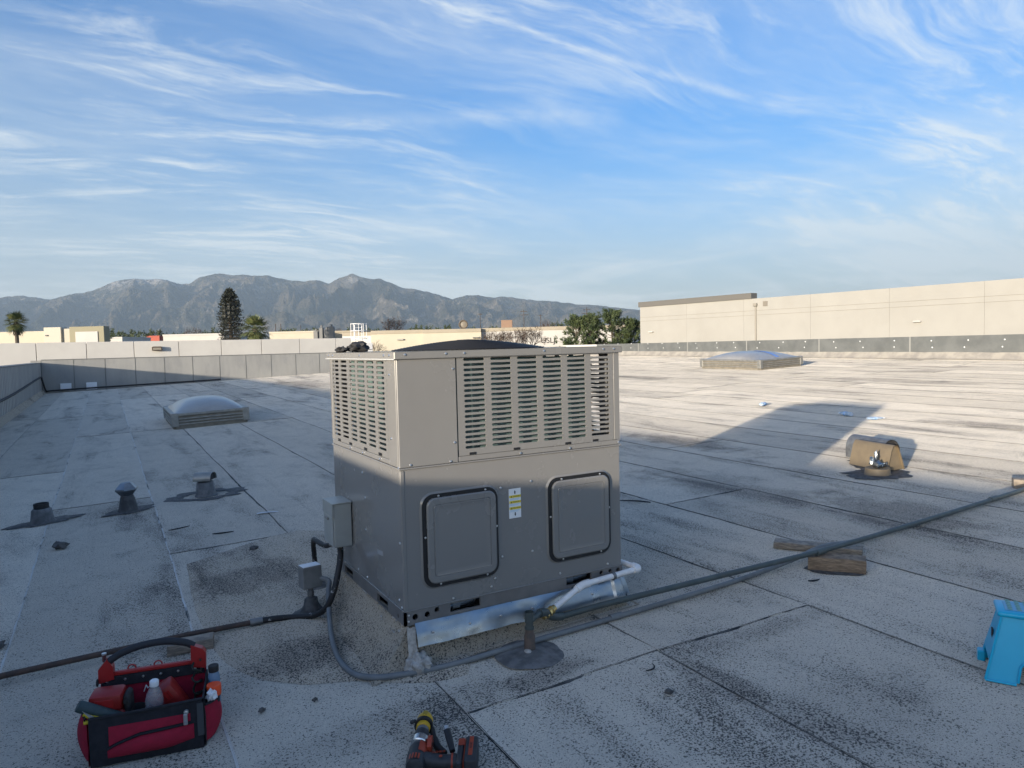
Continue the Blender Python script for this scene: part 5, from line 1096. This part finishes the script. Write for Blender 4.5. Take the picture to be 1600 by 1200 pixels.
# ------------------------------------------------------------------ neighbouring buildings
def bldg(name, label, loc, rot=0.0, group=None): return thing(name, label, 'building', (loc[0], loc[1], GZ), rot, group)
Z0 = -GZ
def neighbours():
    # pale wall right behind the back parapet, tilt-up panels
    t = bldg('pale_warehouse', 'long pale concrete warehouse wall behind the back parapet', (0, 63.4))
    m = MB(); m.box(-46, 19.3, 0.24, 24, 0, Z0 + 2.25); m.build('core', PALEW, t)
    x = -5.66 - 3.36 * 12
    while x < 19.2:
        w = min(3.36, 19.35 - x); p = MB(); p.box(x + 0.022, x + w - 0.022, 0.0, 0.22, 0, Z0 + 2.36, 0.012); p.build('wall_panel', PALEW, t); x += 3.36
    l = thing('wall_lamp', 'small brown wall lamp on the pale warehouse wall', 'lamp', (2.75, 63.38, 1.72))
    m = MB(); m.prism([(-0.38, -0.16), (0.38, -0.16), (0.38, 0.12), (0.30, 0.18), (-0.30, 0.18), (-0.38, 0.12)], -0.30, 0.0); m.build('housing', pm('bronze', (0.09, 0.065, 0.045), None, rough=0.5), l)
    m = MB(); m.box(-0.30, 0.30, -0.325, -0.302, -0.11, 0.08, 0.01); m.build('lens', pm('lamp_lens', (0.30, 0.27, 0.22), None, rough=0.3), l)
    # roof ladder cage at its right end
    WL = pm('white_ladder', (0.72, 0.72, 0.72), None, rough=0.5)
    t = thing('roof_ladder', 'white caged ladder with a gate at the end of the pale wall', 'ladder', (19.75, 62.4, 0.9))
    for x in (-0.35, 0.35):
        m = MB(); m.tube([(x, 0, -8), (x, 0, 2.7)], 0.045, 6); m.build('rail', WL, t)
    for k in range(20):
        m = MB(); m.tube([(-0.35, 0, -3 + k * 0.3), (0.35, 0, -3 + k * 0.3)], 0.025, 5); m.build('rung', WL, t)
    for z in (2.75, 2.1, 1.4):
        m = MB(); m.tube([(0.75 * math.cos(a), -0.1 - 0.75 * math.sin(a), z) for a in [math.pi * q / 10 for q in range(11)]], 0.035, 5); m.build('cage_hoop', WL, t)
    for q in (0, 2, 4, 6, 8, 10):
        a = math.pi * q / 10; m = MB(); m.tube([(0.75 * math.cos(a), -0.1 - 0.75 * math.sin(a), 1.3), (0.75 * math.cos(a), -0.1 - 0.75 * math.sin(a), 2.8)], 0.028, 5); m.build('cage_bar', WL, t)
    m = MB(); m.box(0.42, 1.30, -0.1, 0.0, -1.2, 0.95, 0.02); m.build('gate', WL, t)
    for z in (-0.4, 0.3):
        m = MB(); m.box(0.45, 1.27, -0.125, -0.102, z, z + 0.06); m.build('gate_bar', GALV, t)
    # cream building across the road, faces the camera
    r = math.atan2(RT.y, RT.x); o = camp(0, 110, 0)
    t = bldg('cream_warehouse', 'low cream warehouse with a tan parapet band in the centre background', (o.x, o.y), r)
    X = lambda px: (px - 800) / 1109 * 110
    def sect(name, x0, x1, y0, ztop, mat, band=None):
        m = MB(); m.box(X(x0), X(x1), y0, y0 + 22, 0, Z0 + ztop - (0.55 if band else 0)); m.build(name, mat, t)
        if band: m = MB(); m.box(X(x0), X(x1), y0 - 0.1, y0 + 22, Z0 + ztop - 0.548, Z0 + ztop, 0.03); m.build('parapet_band', band, t)
    sect('wall_section', 530, 581.5, 3.0, 4.02, PALEW, TANW); sect('wall_section', 582, 662.7, 0.0, 4.12, CREAM, TANW); sect('wall_section', 663, 754, -0.6, 4.08, CREAM, TANW); sect('wall_section', 754.4, 1060, 0.4, 4.12, WHITW, TANW)
    for px in (628, 746):
        m = MB(); m.box(X(px) - 0.5, X(px) + 0.5, -1.0 if px > 700 else -0.4, -0.61 if px > 700 else -0.01, Z0 + 2.55, Z0 + 2.75, 0.04); m.build('wall_light', DGREY if px > 700 else ALU, t)
    text_part('USLJ', 1.2, INK, t, Matrix.Translation((X(858), 0.36, Z0 + 1.95)) @ FACE_FRONT, ext=0.02)
    m = MB(); m.box(X(785), X(803), 3, 6, Z0 + 4.12, Z0 + 5.4, 0.05); m.build('rooftop_box', pm('brown_metal', (0.24, 0.15, 0.10), None, rough=0.6), t)
    u = thing('round_antenna', 'round dark framed dish standing on the cream warehouse roof', 'dish', tuple(camp(X(725), 112, 4.1)), r)
    m = MB(); m.tube([(0.62 * math.cos(a), 0, 0.72 + 0.62 * math.sin(a)) for a in [2 * math.pi * q / 24 for q in range(25)]], 0.13, 6); m.build('ring', pm('dish_rim', (0.10, 0.08, 0.06), None), u, smooth=50)
    m = MB(); m.lathe([(0.0, 0.12), (0.4, 0.06), (0.58, 0)], 24, Matrix.Translation((0, 0.1, 0.72)) @ Matrix.Rotation(math.pi / 2, 4, 'X')); m.build('face', pm('dish_face', (0.20, 0.175, 0.14), None), u, smooth=50)
    # big beige building on the right
    a0 = Vector((61.89, 25.77)); a1 = Vector((56.12, 65.07)); d = (a1 - a0).normalized(); rot = math.atan2(d.y, d.x) ; L = (a1 - a0).length
    t = bldg('beige_warehouse', 'tall beige tilt up warehouse wall on the right', (a0.x, a0.y), rot)
    HT = Z0 + 5.60; x = -24.0          # local x runs away along the wall, local +y is the street side we see
    m = MB(); m.box(-24, L, -30, -0.22, 0, HT - 0.05); m.build('core', BEIGE, t)
    j0 = (Vector((0, 0)) - Vector((0, 0))).length
    P = 7.5; xs = [10.2 - 7.5 * 5 + P * k for k in range(12)]
    xs = [v for v in xs if -24 < v < L - 1]; xs = [-24] + xs + [L]
    for p0, p1 in zip(xs, xs[1:]):
        m = MB(); m.box(p0 + 0.006, p1 - 0.006, -0.21, 0, 0, HT, 0.006); m.build('wall_panel', BEIGE, t)
    DL = pm('reveal_shade', (0.23, 0.22, 0.195), None, rough=0.9)
    for h in (HT - 1.28, HT - 1.75):
        m = MB(); m.box(-24, L, 0.001, 0.02, h, h + 0.03); m.build('reveal_shade_strip', DL, t)  # dark strips: the shade of the wall reveals, laid on as colour
    m = MB(); m.box(L - 15.5, L + 0.2, -1.0, 0.12, HT + 0.003, HT + 0.62, 0.02); m.build('grey_parapet', DGREY, t)
    xp = L - 16.0
    m = MB(); m.tube([(xp, 0.10, 0), (xp, 0.10, HT - 0.75)], 0.08, 8); m.box(xp - 0.2, xp + 0.2, 0.02, 0.3, HT - 0.82, HT - 0.5, 0.03); m.build('downpipe', pm('beige_pipe', (0.27, 0.25, 0.215), None), t, smooth=40)
    m = MB(); m.box(xp - 1.35, xp - 0.85, 0.002, 0.08, HT - 0.85, HT - 0.35, 0.01); m.build('louvre_box', pm('louvre_brown', (0.20, 0.18, 0.15), None), t)
    for xx in ((7.8, L - 1.8)):
        m = MB(); m.box(xx - 0.32, xx + 0.32, 0.002, 0.30, HT - 3.15, HT - 3.0, 0.04); m.build('wall_light', WHITW, t)
    # building cluster at far left
    t = bldg('cream_building', 'cream building with an olive bordered panel at the far left', (o.x, o.y), r)
    def B(name, mat, x0, x1, y0, z): m = MB(); m.box(X(x0), X(x1), y0, y0 + 1.6, 0, Z0 + z, 0.02); return m.build(name, mat, t)
    B('wing', CREAM, -120, 70.5, 1.2, 5.35); B('block', pm('pale_cream', (0.48, 0.45, 0.38), None, rough=0.9), 71, 97.5, 0.2, 5.85); B('block', pm('pale_cream_b', (0.45, 0.42, 0.355), None, rough=0.9), 97.7, 112, 0.6, 5.6); B('block', OLIVEB, 112.2, 166, 0.0, 5.85)
    m = MB(); m.box(X(122), X(157), -0.15, -0.01, Z0 + 1.0, Z0 + 5.05, 0.03); m.build('panel', WHITW, t)
    m = MB(); m.box(X(74), X(77.5), 0.02, 0.19, Z0 + 4.5, Z0 + 4.7); m.build('wall_light', DGREY, t)
    # low white buildings further off
    def low(label, p0, p1, dep, ytop, mat, hh=None):
        z = 1.2 + ((560.2 - (p0 + p1) / 2 * 0.0239) - ytop) / 1109 * dep
        c = camp(((p0 + p1) / 2 - 800) / 1109 * dep, dep, 0); t = bldg('low_building', label, (c.x, c.y), r, 'low buildings on the skyline'); w = (p1 - p0) / 1109 * dep / 2
        m = MB(); m.box(-w, w, 0, 15, 0, Z0 + z - 0.4); m.build('wall', mat, t)
        m = MB(); m.box(-w - 0.1, w + 0.1, -0.1, 15, Z0 + z - 0.398, Z0 + z, 0.03); m.build('parapet', mat, t); return t
    low('small white building between dark trees on the left skyline', 167, 194, 190, 526.5, WHITW)
    low('white flat roofed building left of the artificial pine', 258, 352, 165, 521.5, WHITW)
    low('long cream flat roofed building right of the small palm', 424, 500, 152, 517.5, CREAM)
    low('pale building behind the rooftop machines', 500, 585, 158, 516.5, TANW)
    rb = low('small red roofed building between dark trees', 232, 252, 230, 524.5, ROOFRED)
    mach = thing('rooftop_machine', 'cluster of grey rooftop machines on the pale building', 'machine', tuple(camp(X(510) / 110 * 150, 150, 4.2)), r)
    for k, (x, w, h) in enumerate(((-1.7, 0.7, 1.2), (-0.6, 0.55, 1.9), (0.5, 0.6, 1.5), (1.6, 0.9, 2.1))):
        m = MB(); m.box(x - w, x + w * 0.3, 0, 1.2, -1.4, h, 0.05); m.tube([(x - w * 0.3, 0.6, h), (x - w * 0.3, 0.6, h + 0.5)], 0.22, 8); m.build('casing', pm('machine_grey', (0.16, 0.16, 0.155), None) if k == 0 else bpy.data.materials['machine_grey'], mach)
neighbours()

# ------------------------------------------------------------------ trees and poles
def leafquad(m, p, d, l, w, r):
    d = d.normalized(); s = d.cross(Vector((r.uniform(-1, 1), r.uniform(-1, 1), r.uniform(-1, 1)))); s = s.normalized() * w
    m.add([p - s * 0.4, p + d * l * 0.55 - s, p + d * l, p + d * l * 0.55 + s], [(0, 1, 2, 3)])
def rv(r): 
    while True:
        v = Vector((r.uniform(-1, 1), r.uniform(-1, 1), r.uniform(-1, 1)))
        if 0.05 < v.length < 1: return v.normalized()
def limb(m, a, b, r0, r1, r, n=4, bend=0.12):
    L = (b - a).length; pts = [a.lerp(b, k / n) + rv(r) * bend * L * math.sin(math.pi * k / n) * 0.4 for k in range(n + 1)]
    m.tube(pts, [r0 + (r1 - r0) * k / n for k in range(n + 1)], 5); return pts

def fan_palm(label, px, depth, ycrown, rad, nf, seed, trunk_r):
    r = random.Random(seed); z = 1.2 + ((560.2 - px * 0.0239) - ycrown) / 1109 * depth; c = camp((px - 800) / 1109 * depth, depth, 0)
    t = thing('palm_tree', label, 'tree', (c.x, c.y, GZ)); H = z - GZ
    m = MB(); m.tube([(0.1 * nz(k, seed), 0.1 * nz(seed, k), H * k / 10) for k in range(11)], [trunk_r * (1.35 - 0.35 * k / 10) for k in range(11)], 9); m.build('trunk', BARK, t, smooth=50)
    m = MB(); top = Vector((0, 0, H))
    for k in range(nf):
        a = k * 2.4 + r.uniform(-.3, .3); el = math.radians(82 - 150 * (k / nf) ** 0.9 + r.uniform(-10, 10)); d = Vector((math.cos(a) * math.cos(el), math.sin(a) * math.cos(el), math.sin(el)))
        L = rad * r.uniform(0.42, 0.58); tip = top + d * L - Vector((0, 0, 0.06 * L)); m.tube([top, tip], [0.03, 0.018], 4)
        side = d.cross(Vector((0, 0, 1))); side = (side if side.length > 0.1 else Vector((1, 0, 0))).normalized(); upv = side.cross(d)
        nb = 17
        for q in range(nb):
            b = math.radians(-115 + 230 * q / (nb - 1)); bd = (d * math.cos(b) + side * math.sin(b) + upv * 0.12 * r.uniform(-1, 1)).normalized(); ll = rad * 0.55 * (0.65 + 0.35 * math.cos(b)) * r.uniform(0.85, 1.1)
            w = upv.cross(bd).normalized() * rad * 0.028; mid = tip + bd * ll * 0.6; end = tip + bd * ll - Vector((0, 0, ll * 0.22))
            m.add([tip - w * 0.4, tip + w * 0.4, mid + w, mid - w, end], [(0, 1, 2, 3), (3, 2, 4)])
    m.build('crown', PALMG, t)
    m = MB()
    for k in range(90):
        a = r.uniform(0, 6.28); p = Vector((math.cos(a) * trunk_r, math.sin(a) * trunk_r, H - r.uniform(0, rad * 0.8))); leafquad(m, p, Vector((math.cos(a) * 0.5, math.sin(a) * 0.5, -1)), rad * 0.35, rad * 0.04, r)
    m.build('dead_skirt', DRYL, t)
fan_palm('tall fan palm at the far left above the pale wall', 30, 95, 503, 1.75, 46, 3, 0.22)
fan_palm('short bushy fan palm beside the artificial pine', 402, 125, 514, 3.0, 52, 8, 0.45)

def monopine():
    r = random.Random(12); px, depth = 364, 130; c = camp((px - 800) / 1109 * depth, depth, 0)
    zt = 1.2 + ((560.2 - px * 0.0239) - 450) / 1109 * depth; H = zt - GZ
    t = thing('cell_tower_pine', 'tall dark artificial pine cell tower before the mountains', 'cell tower', (c.x, c.y, GZ))
    m = MB(); m.tube([(0, 0, 0), (0, 0, H * 0.5), (0, 0, H - 0.6)], [0.42, 0.34, 0.2], 10); m.build('trunk', BARK, t, smooth=50)
    m = MB(); b = MB(); z = H - 13.5; lev = 0
    while z < H - 0.3:
        f = (z - (H - 13.5)) / 13.2; R = 2.25 - 0.35 * f if f < 0.62 else max(0.25, 2.03 * (1 - ((f - 0.62) / 0.41) ** 1.9))
        n = 17
        for k in range(n):
            a = 2 * math.pi * (k + r.random() * 0.7) / n; L = max(0.3, R * r.uniform(0.75, 1.12)); droop = -0.30 + 0.42 * max(0.0, min(1.0, (f - 0.3) / 0.6))
            d = Vector((math.cos(a), math.sin(a), droop + r.uniform(-.1, .1))); p0 = Vector((0, 0, z + r.uniform(-.15, .15))); p1 = p0 + d * L; p1.z += 0.12 * L; b.tube([p0, p0.lerp(p1, 0.5) + Vector((0, 0, 0.08)), p1], [0.04, 0.03, 0.015], 4)
            for q in range(15):
                s = r.uniform(0.3, 1.02); p = p0.lerp(p1, s); leafquad(m, p, d * 0.7 + rv(r) * 0.7 + Vector((0, 0, 0.15)), r.uniform(0.3, 0.5), 0.075, r)
        z += 0.72 - 0.40 * min(1, f * 1.3); lev += 1
    for q in range(60): leafquad(m, Vector((r.uniform(-.2, .2), r.uniform(-.2, .2), H - r.uniform(0.1, 0.9))), rv(r) + Vector((0, 0, 0.5)), 0.45, 0.07, r)
    b.build('branches', BARK, t); m.build('needles', MONO, t)
    for k in range(9):
        a = 2 * math.pi * k / 9 + 0.2; M = Matrix.Translation((1.15 * math.cos(a), 1.15 * math.sin(a), H - 4.2)) @ Matrix.Rotation(a, 4, 'Z'); q = MB(); q.box(-0.12, 0.12, -0.22, 0.22, -1.3, 1.3, 0.03, M); q.build('antenna_panel', pm('antenna_dark', (0.05, 0.052, 0.045), None) if k == 0 else bpy.data.materials['antenna_dark'], t)
monopine()

def evergreen(label, px, depth, ytop, w, h, seed):
    r = random.Random(seed); zt = 1.2 + ((560.2 - px * 0.0239) - ytop) / 1109 * depth; c = camp((px - 800) / 1109 * depth, depth, 0); H = zt - GZ
    t = thing('pine_tree', label, 'tree', (c.x, c.y, GZ), 0, 'green pines behind the right parapet')
    b = MB(); limb(b, Vector((0, 0, 0)), Vector((0, 0, H * 0.93)), 0.28, 0.06, r, 8, 0.03); m = MB()
    for k in range(62):
        f = r.random() ** 0.8; z0 = H - h * 1.05 + h * f * 0.92; R = w * (1.0 - 0.68 * f ** 2.0) * r.uniform(0.45, 1.15); a = r.uniform(0, 6.283)
        p0 = Vector((0, 0, z0)); p1 = p0 + Vector((math.cos(a) * R, math.sin(a) * R, r.uniform(0.1, 0.75) * R + 0.15)); limb(b, p0, p1, 0.05, 0.015, r, 3)
        for q in range(6):
            tp = p0.lerp(p1, r.uniform(0.4, 1.08)) + rv(r) * 0.3; td = ((p1 - p0).normalized() + Vector((0, 0, 0.9)) + rv(r) * 0.5).normalized()
            for e in range(16): leafquad(m, tp + td * r.uniform(-.15, .35), td + rv(r) * 0.9, r.uniform(0.25, 0.5), 0.05, r)
    for e in range(110): leafquad(m, Vector((0, 0, H - r.uniform(0.0, 0.9))) + rv(r) * 0.18, Vector((0, 0, 1)) + rv(r) * 0.8, 0.3, 0.035, r)
    b.build('limbs', BARK, t); m.build('crown', PINEN, t)
evergreen('rounded green pine at the left of the group behind the right parapet', 902, 98, 495, 2.5, 5.88, 2)
evergreen('tallest green pine in the group behind the right parapet', 957, 98, 484, 3.06, 6.63, 5)
evergreen('lower green pine tight against the beige warehouse', 988, 98, 499, 2.30, 5.44, 9)
evergreen('narrow green pine between the rounded and the tallest one', 925, 98, 492, 2.07, 5.56, 14)

def bare_tree(label, px, depth, ytop, w, h, seed, leaves=400, group='bare trees in the background', mat=None):
    r = random.Random(seed); zt = 1.2 + ((560.2 - px * 0.0239) - ytop) / 1109 * depth; c = camp((px - 800) / 1109 * depth, depth, 0); H = zt - GZ; s = h
    t = thing('bare_tree', label, 'tree', (c.x, c.y, GZ), 0, group); b = MB(); tips = []
    fork = Vector((0, 0, H - h)); limb(b, Vector((0, 0, 0)), fork, 0.035 * s, 0.025 * s, r, 5, 0.03)
    def grow(p, d, L, rad, n):
        q = p + d * L; limb(b, p, q, rad, rad * 0.6, r, 3, 0.1)
        if n == 0: tips.append(q); return
        for k in range(3 if n > 1 else 4):
            nd = (d + rv(r) * 0.75 + Vector((0, 0, 0.12))).normalized(); grow(p.lerp(q, r.uniform(0.6, 1)), nd, L * r.uniform(0.6, 0.85), rad * 0.6, n - 1)
    for k in range(7):
        a = 2 * math.pi * k / 7; grow(fork + Vector((0, 0, -0.15 * h)), Vector((math.cos(a) * w / h * 0.9, math.sin(a) * w / h * 0.9, 0.75 + r.uniform(-.2, .3))).normalized(), h * 0.42, 0.016 * s, 3)
    m = MB()
    for k in range(leaves): leafquad(m, r.choice(tips) + rv(r) * 0.09 * h * r.random(), rv(r), 0.035 * h * r.uniform(0.6, 1.3), 0.010 * h, r)
    zmax = max(p[2] for p in b.v); k = (H - (H - h)) / max(zmax - (H - h), 0.1)
    for mm in (b, m): mm.v = [(x, y, (H - h) + (z - (H - h)) * k if z > H - h else z) for x, y, z in mm.v]
    b.build('branches', DRYL, t); m.build('twigs', mat or DRYL, t)
bare_tree('leafless brown tree left of the USLJ lettering', 830, 78, 511, 1.5, 2.6, 4, 2200)
bare_tree('wide leafless brown tree in the middle of the row before the warehouse', 802, 76, 512, 1.6, 2.5, 6, 2200)
bare_tree('low leafless brown shrub at the left end of the row', 772, 77, 516, 1.2, 2.2, 8, 1600)
bare_tree('reddish bare tree on the skyline behind the cream warehouse', 616, 165, 494.5, 3.4, 5.2, 11, 1100)
bare_tree('thin bare tree beside the white ladder', 588, 90, 530, 1.2, 2.2, 15, 60)
bare_tree('bare grey tree on the skyline left of the artificial pine', 305, 260, 508.5, 5.0, 6.0, 17, 600)
bare_tree('pale bare tree on the skyline by the rooftop machines', 535, 170, 511, 2.6, 3.2, 19, 300)
bare_tree('faint bare tree on the skyline above the leafless row', 856, 200, 497, 3.0, 6.0, 23, 150)

# dark skyline trees
def skyline():
    r = random.Random(31); protos = []
    for k in range(4):
        m = MB(); tall = k % 2
        for q in range(34):
            cz = r.uniform(0.15, 0.95); rr = (1 - cz) ** 0.7 * 0.30 + 0.03 if tall else 0.42 * math.sin(math.pi * min(cz, 0.97)) ** 0.6
            a = r.uniform(0, 6.28); p = Vector((math.cos(a) * rr * r.uniform(0.3, 1), math.sin(a) * rr * r.uniform(0.3, 1), cz))
            for e in range(12): leafquad(m, p + rv(r) * 0.07, rv(r) + Vector((0, 0, 0.4)), r.uniform(0.05, 0.12), 0.03, r)
        o = m.build('crown', LEAFD); tr = MB(); tr.tube([(0, 0, -0.6), (0, 0, 0.5)], [0.05, 0.03], 6); b = tr.build('trunk', BARK); protos.append((o, b))
    spots = [(169, 512, 180, 0), (179, 513, 200, 1), (186, 518, 210, 2), (192, 517, 240, 0), (200, 520, 240, 2), (208, 515, 230, 1), (217, 516, 210, 2), (226, 517, 220, 0), (238, 514, 260, 1), (246, 516, 250, 2), (253, 514, 240, 3), (262, 520, 300, 0), (275, 519, 320, 2), (288, 519, 320, 0), (325, 516, 300, 2), (336, 512, 260, 1), (344, 516, 280, 0),
             (445, 513, 420, 2), (455, 513, 420, 0), (463, 513, 420, 1), (480, 513, 440, 2), (495, 511, 420, 0), (548, 511, 400, 1), (577, 512, 420, 2), (592, 512, 430, 0), (654, 507, 320, 1), (662, 508, 360, 1), (668, 509, 380, 1), (676, 509, 380, 1), (697, 508, 330, 1), (704, 507, 330, 3), (645, 511, 420, 2), (686, 511, 430, 0), (740, 510, 430, 2), (770, 509, 430, 0), (780, 509, 420, 2), (870, 503, 220, 0), (880, 504, 220, 2), (990, 497, 130, 2)]
    first = set(); cnt = {}
    ORD = 'first second third fourth fifth sixth seventh eighth ninth tenth eleventh twelfth thirteenth fourteenth fifteenth sixteenth seventeenth'.split()
    for i, (px, yt, dep, k) in enumerate(spots):
        z = 1.2 + ((560.2 - px * 0.0239) - yt) / 1109 * dep; c = camp((px - 800) / 1109 * dep, dep, 0); hh = max(4.5, dep * 0.020 + r.uniform(0, 1.5))
        side = 'left of the artificial pine' if px < 365 else 'between the small palm and the ladder' if px < 585 else 'above the cream warehouse' if px < 860 else 'behind the green pines'
        cnt[side] = cnt.get(side, 0) + 1; nth = ORD[cnt[side] - 1]
        t = thing('skyline_tree', f'{nth} small dark skyline tree from the left, {side}', 'tree', (c.x, c.y, z - hh), r.uniform(0, 6), f'small skyline trees {side}')
        s = hh * (1.0 if k % 2 else 1.25)
        for q in protos[k]:
            o = q if (k, q.name) not in first else q.copy()
            if (k, q.name) not in first: first.add((k, q.name))
            else: COL.objects.link(o)
            o.parent = t; o.scale = (hh * 0.9, hh * 0.9, hh); 
    for i, (px, yt, dep) in enumerate(((753, 489, 300), (821, 484, 260), (847, 491, 330), (919, 481, 240), (434, 506, 260), (442, 506, 270), (473, 508, 400))):
        z = 1.2 + ((560.2 - px * 0.0239) - yt) / 1109 * dep; c = camp((px - 800) / 1109 * dep, dep, 0)
        t = thing('utility_pole', ['thin utility pole right of the round dish', 'tallest utility pole above the leafless trees', 'faint utility pole right of the tallest one', 'utility pole rising behind the green pines', 'pole right of the small palm', 'second pole right of the small palm', 'far pole above the long cream building'][i], 'pole', (c.x, c.y, GZ), r.uniform(-.4, .4) - 0.5, 'utility poles on the skyline')
        m = MB(); m.tube([(0, 0, 0), (0, 0, z - GZ)], [0.2, 0.13], 7); m.build('shaft', POLE, t, smooth=50)
        if i < 4:
            for dz, wd in ((0.7, 1.3), (1.9, 1.6)) if i in (1, 3) else ((0.6, 0.9),):
                m = MB(); m.box(-wd, wd, -0.09, 0.09, z - GZ - dz - 0.1, z - GZ - dz + 0.1); m.build('crossarm', POLE, t)
skyline()

# ------------------------------------------------------------------ the air between here and the mountains
def haze():
    m = MB(); lo, hi = GZ - 1.5, 1900
    vs = [camp(x, y, z) for z in (lo, hi) for y in (-120, 15500) for x in (-11800, 11800)]
    m.add(vs, [(0, 2, 3, 1), (4, 5, 7, 6), (0, 1, 5, 4), (2, 6, 7, 3), (0, 4, 6, 2), (1, 3, 7, 5)])
    mt = bpy.data.materials.new('haze'); mt.use_nodes = True; nt = mt.node_tree; nt.nodes.clear()
    out = nt.nodes.new('ShaderNodeOutputMaterial'); v = nt.nodes.new('ShaderNodeVolumePrincipled')
    v.inputs['Color'].default_value = (0.66, 0.84, 1.0, 1); v.inputs['Density'].default_value = 4.8e-5; v.inputs['Anisotropy'].default_value = 0.0
    nt.links.new(v.outputs[0], out.inputs['Volume'])
    tag(m.build('haze', mt), kind='stuff')
haze()
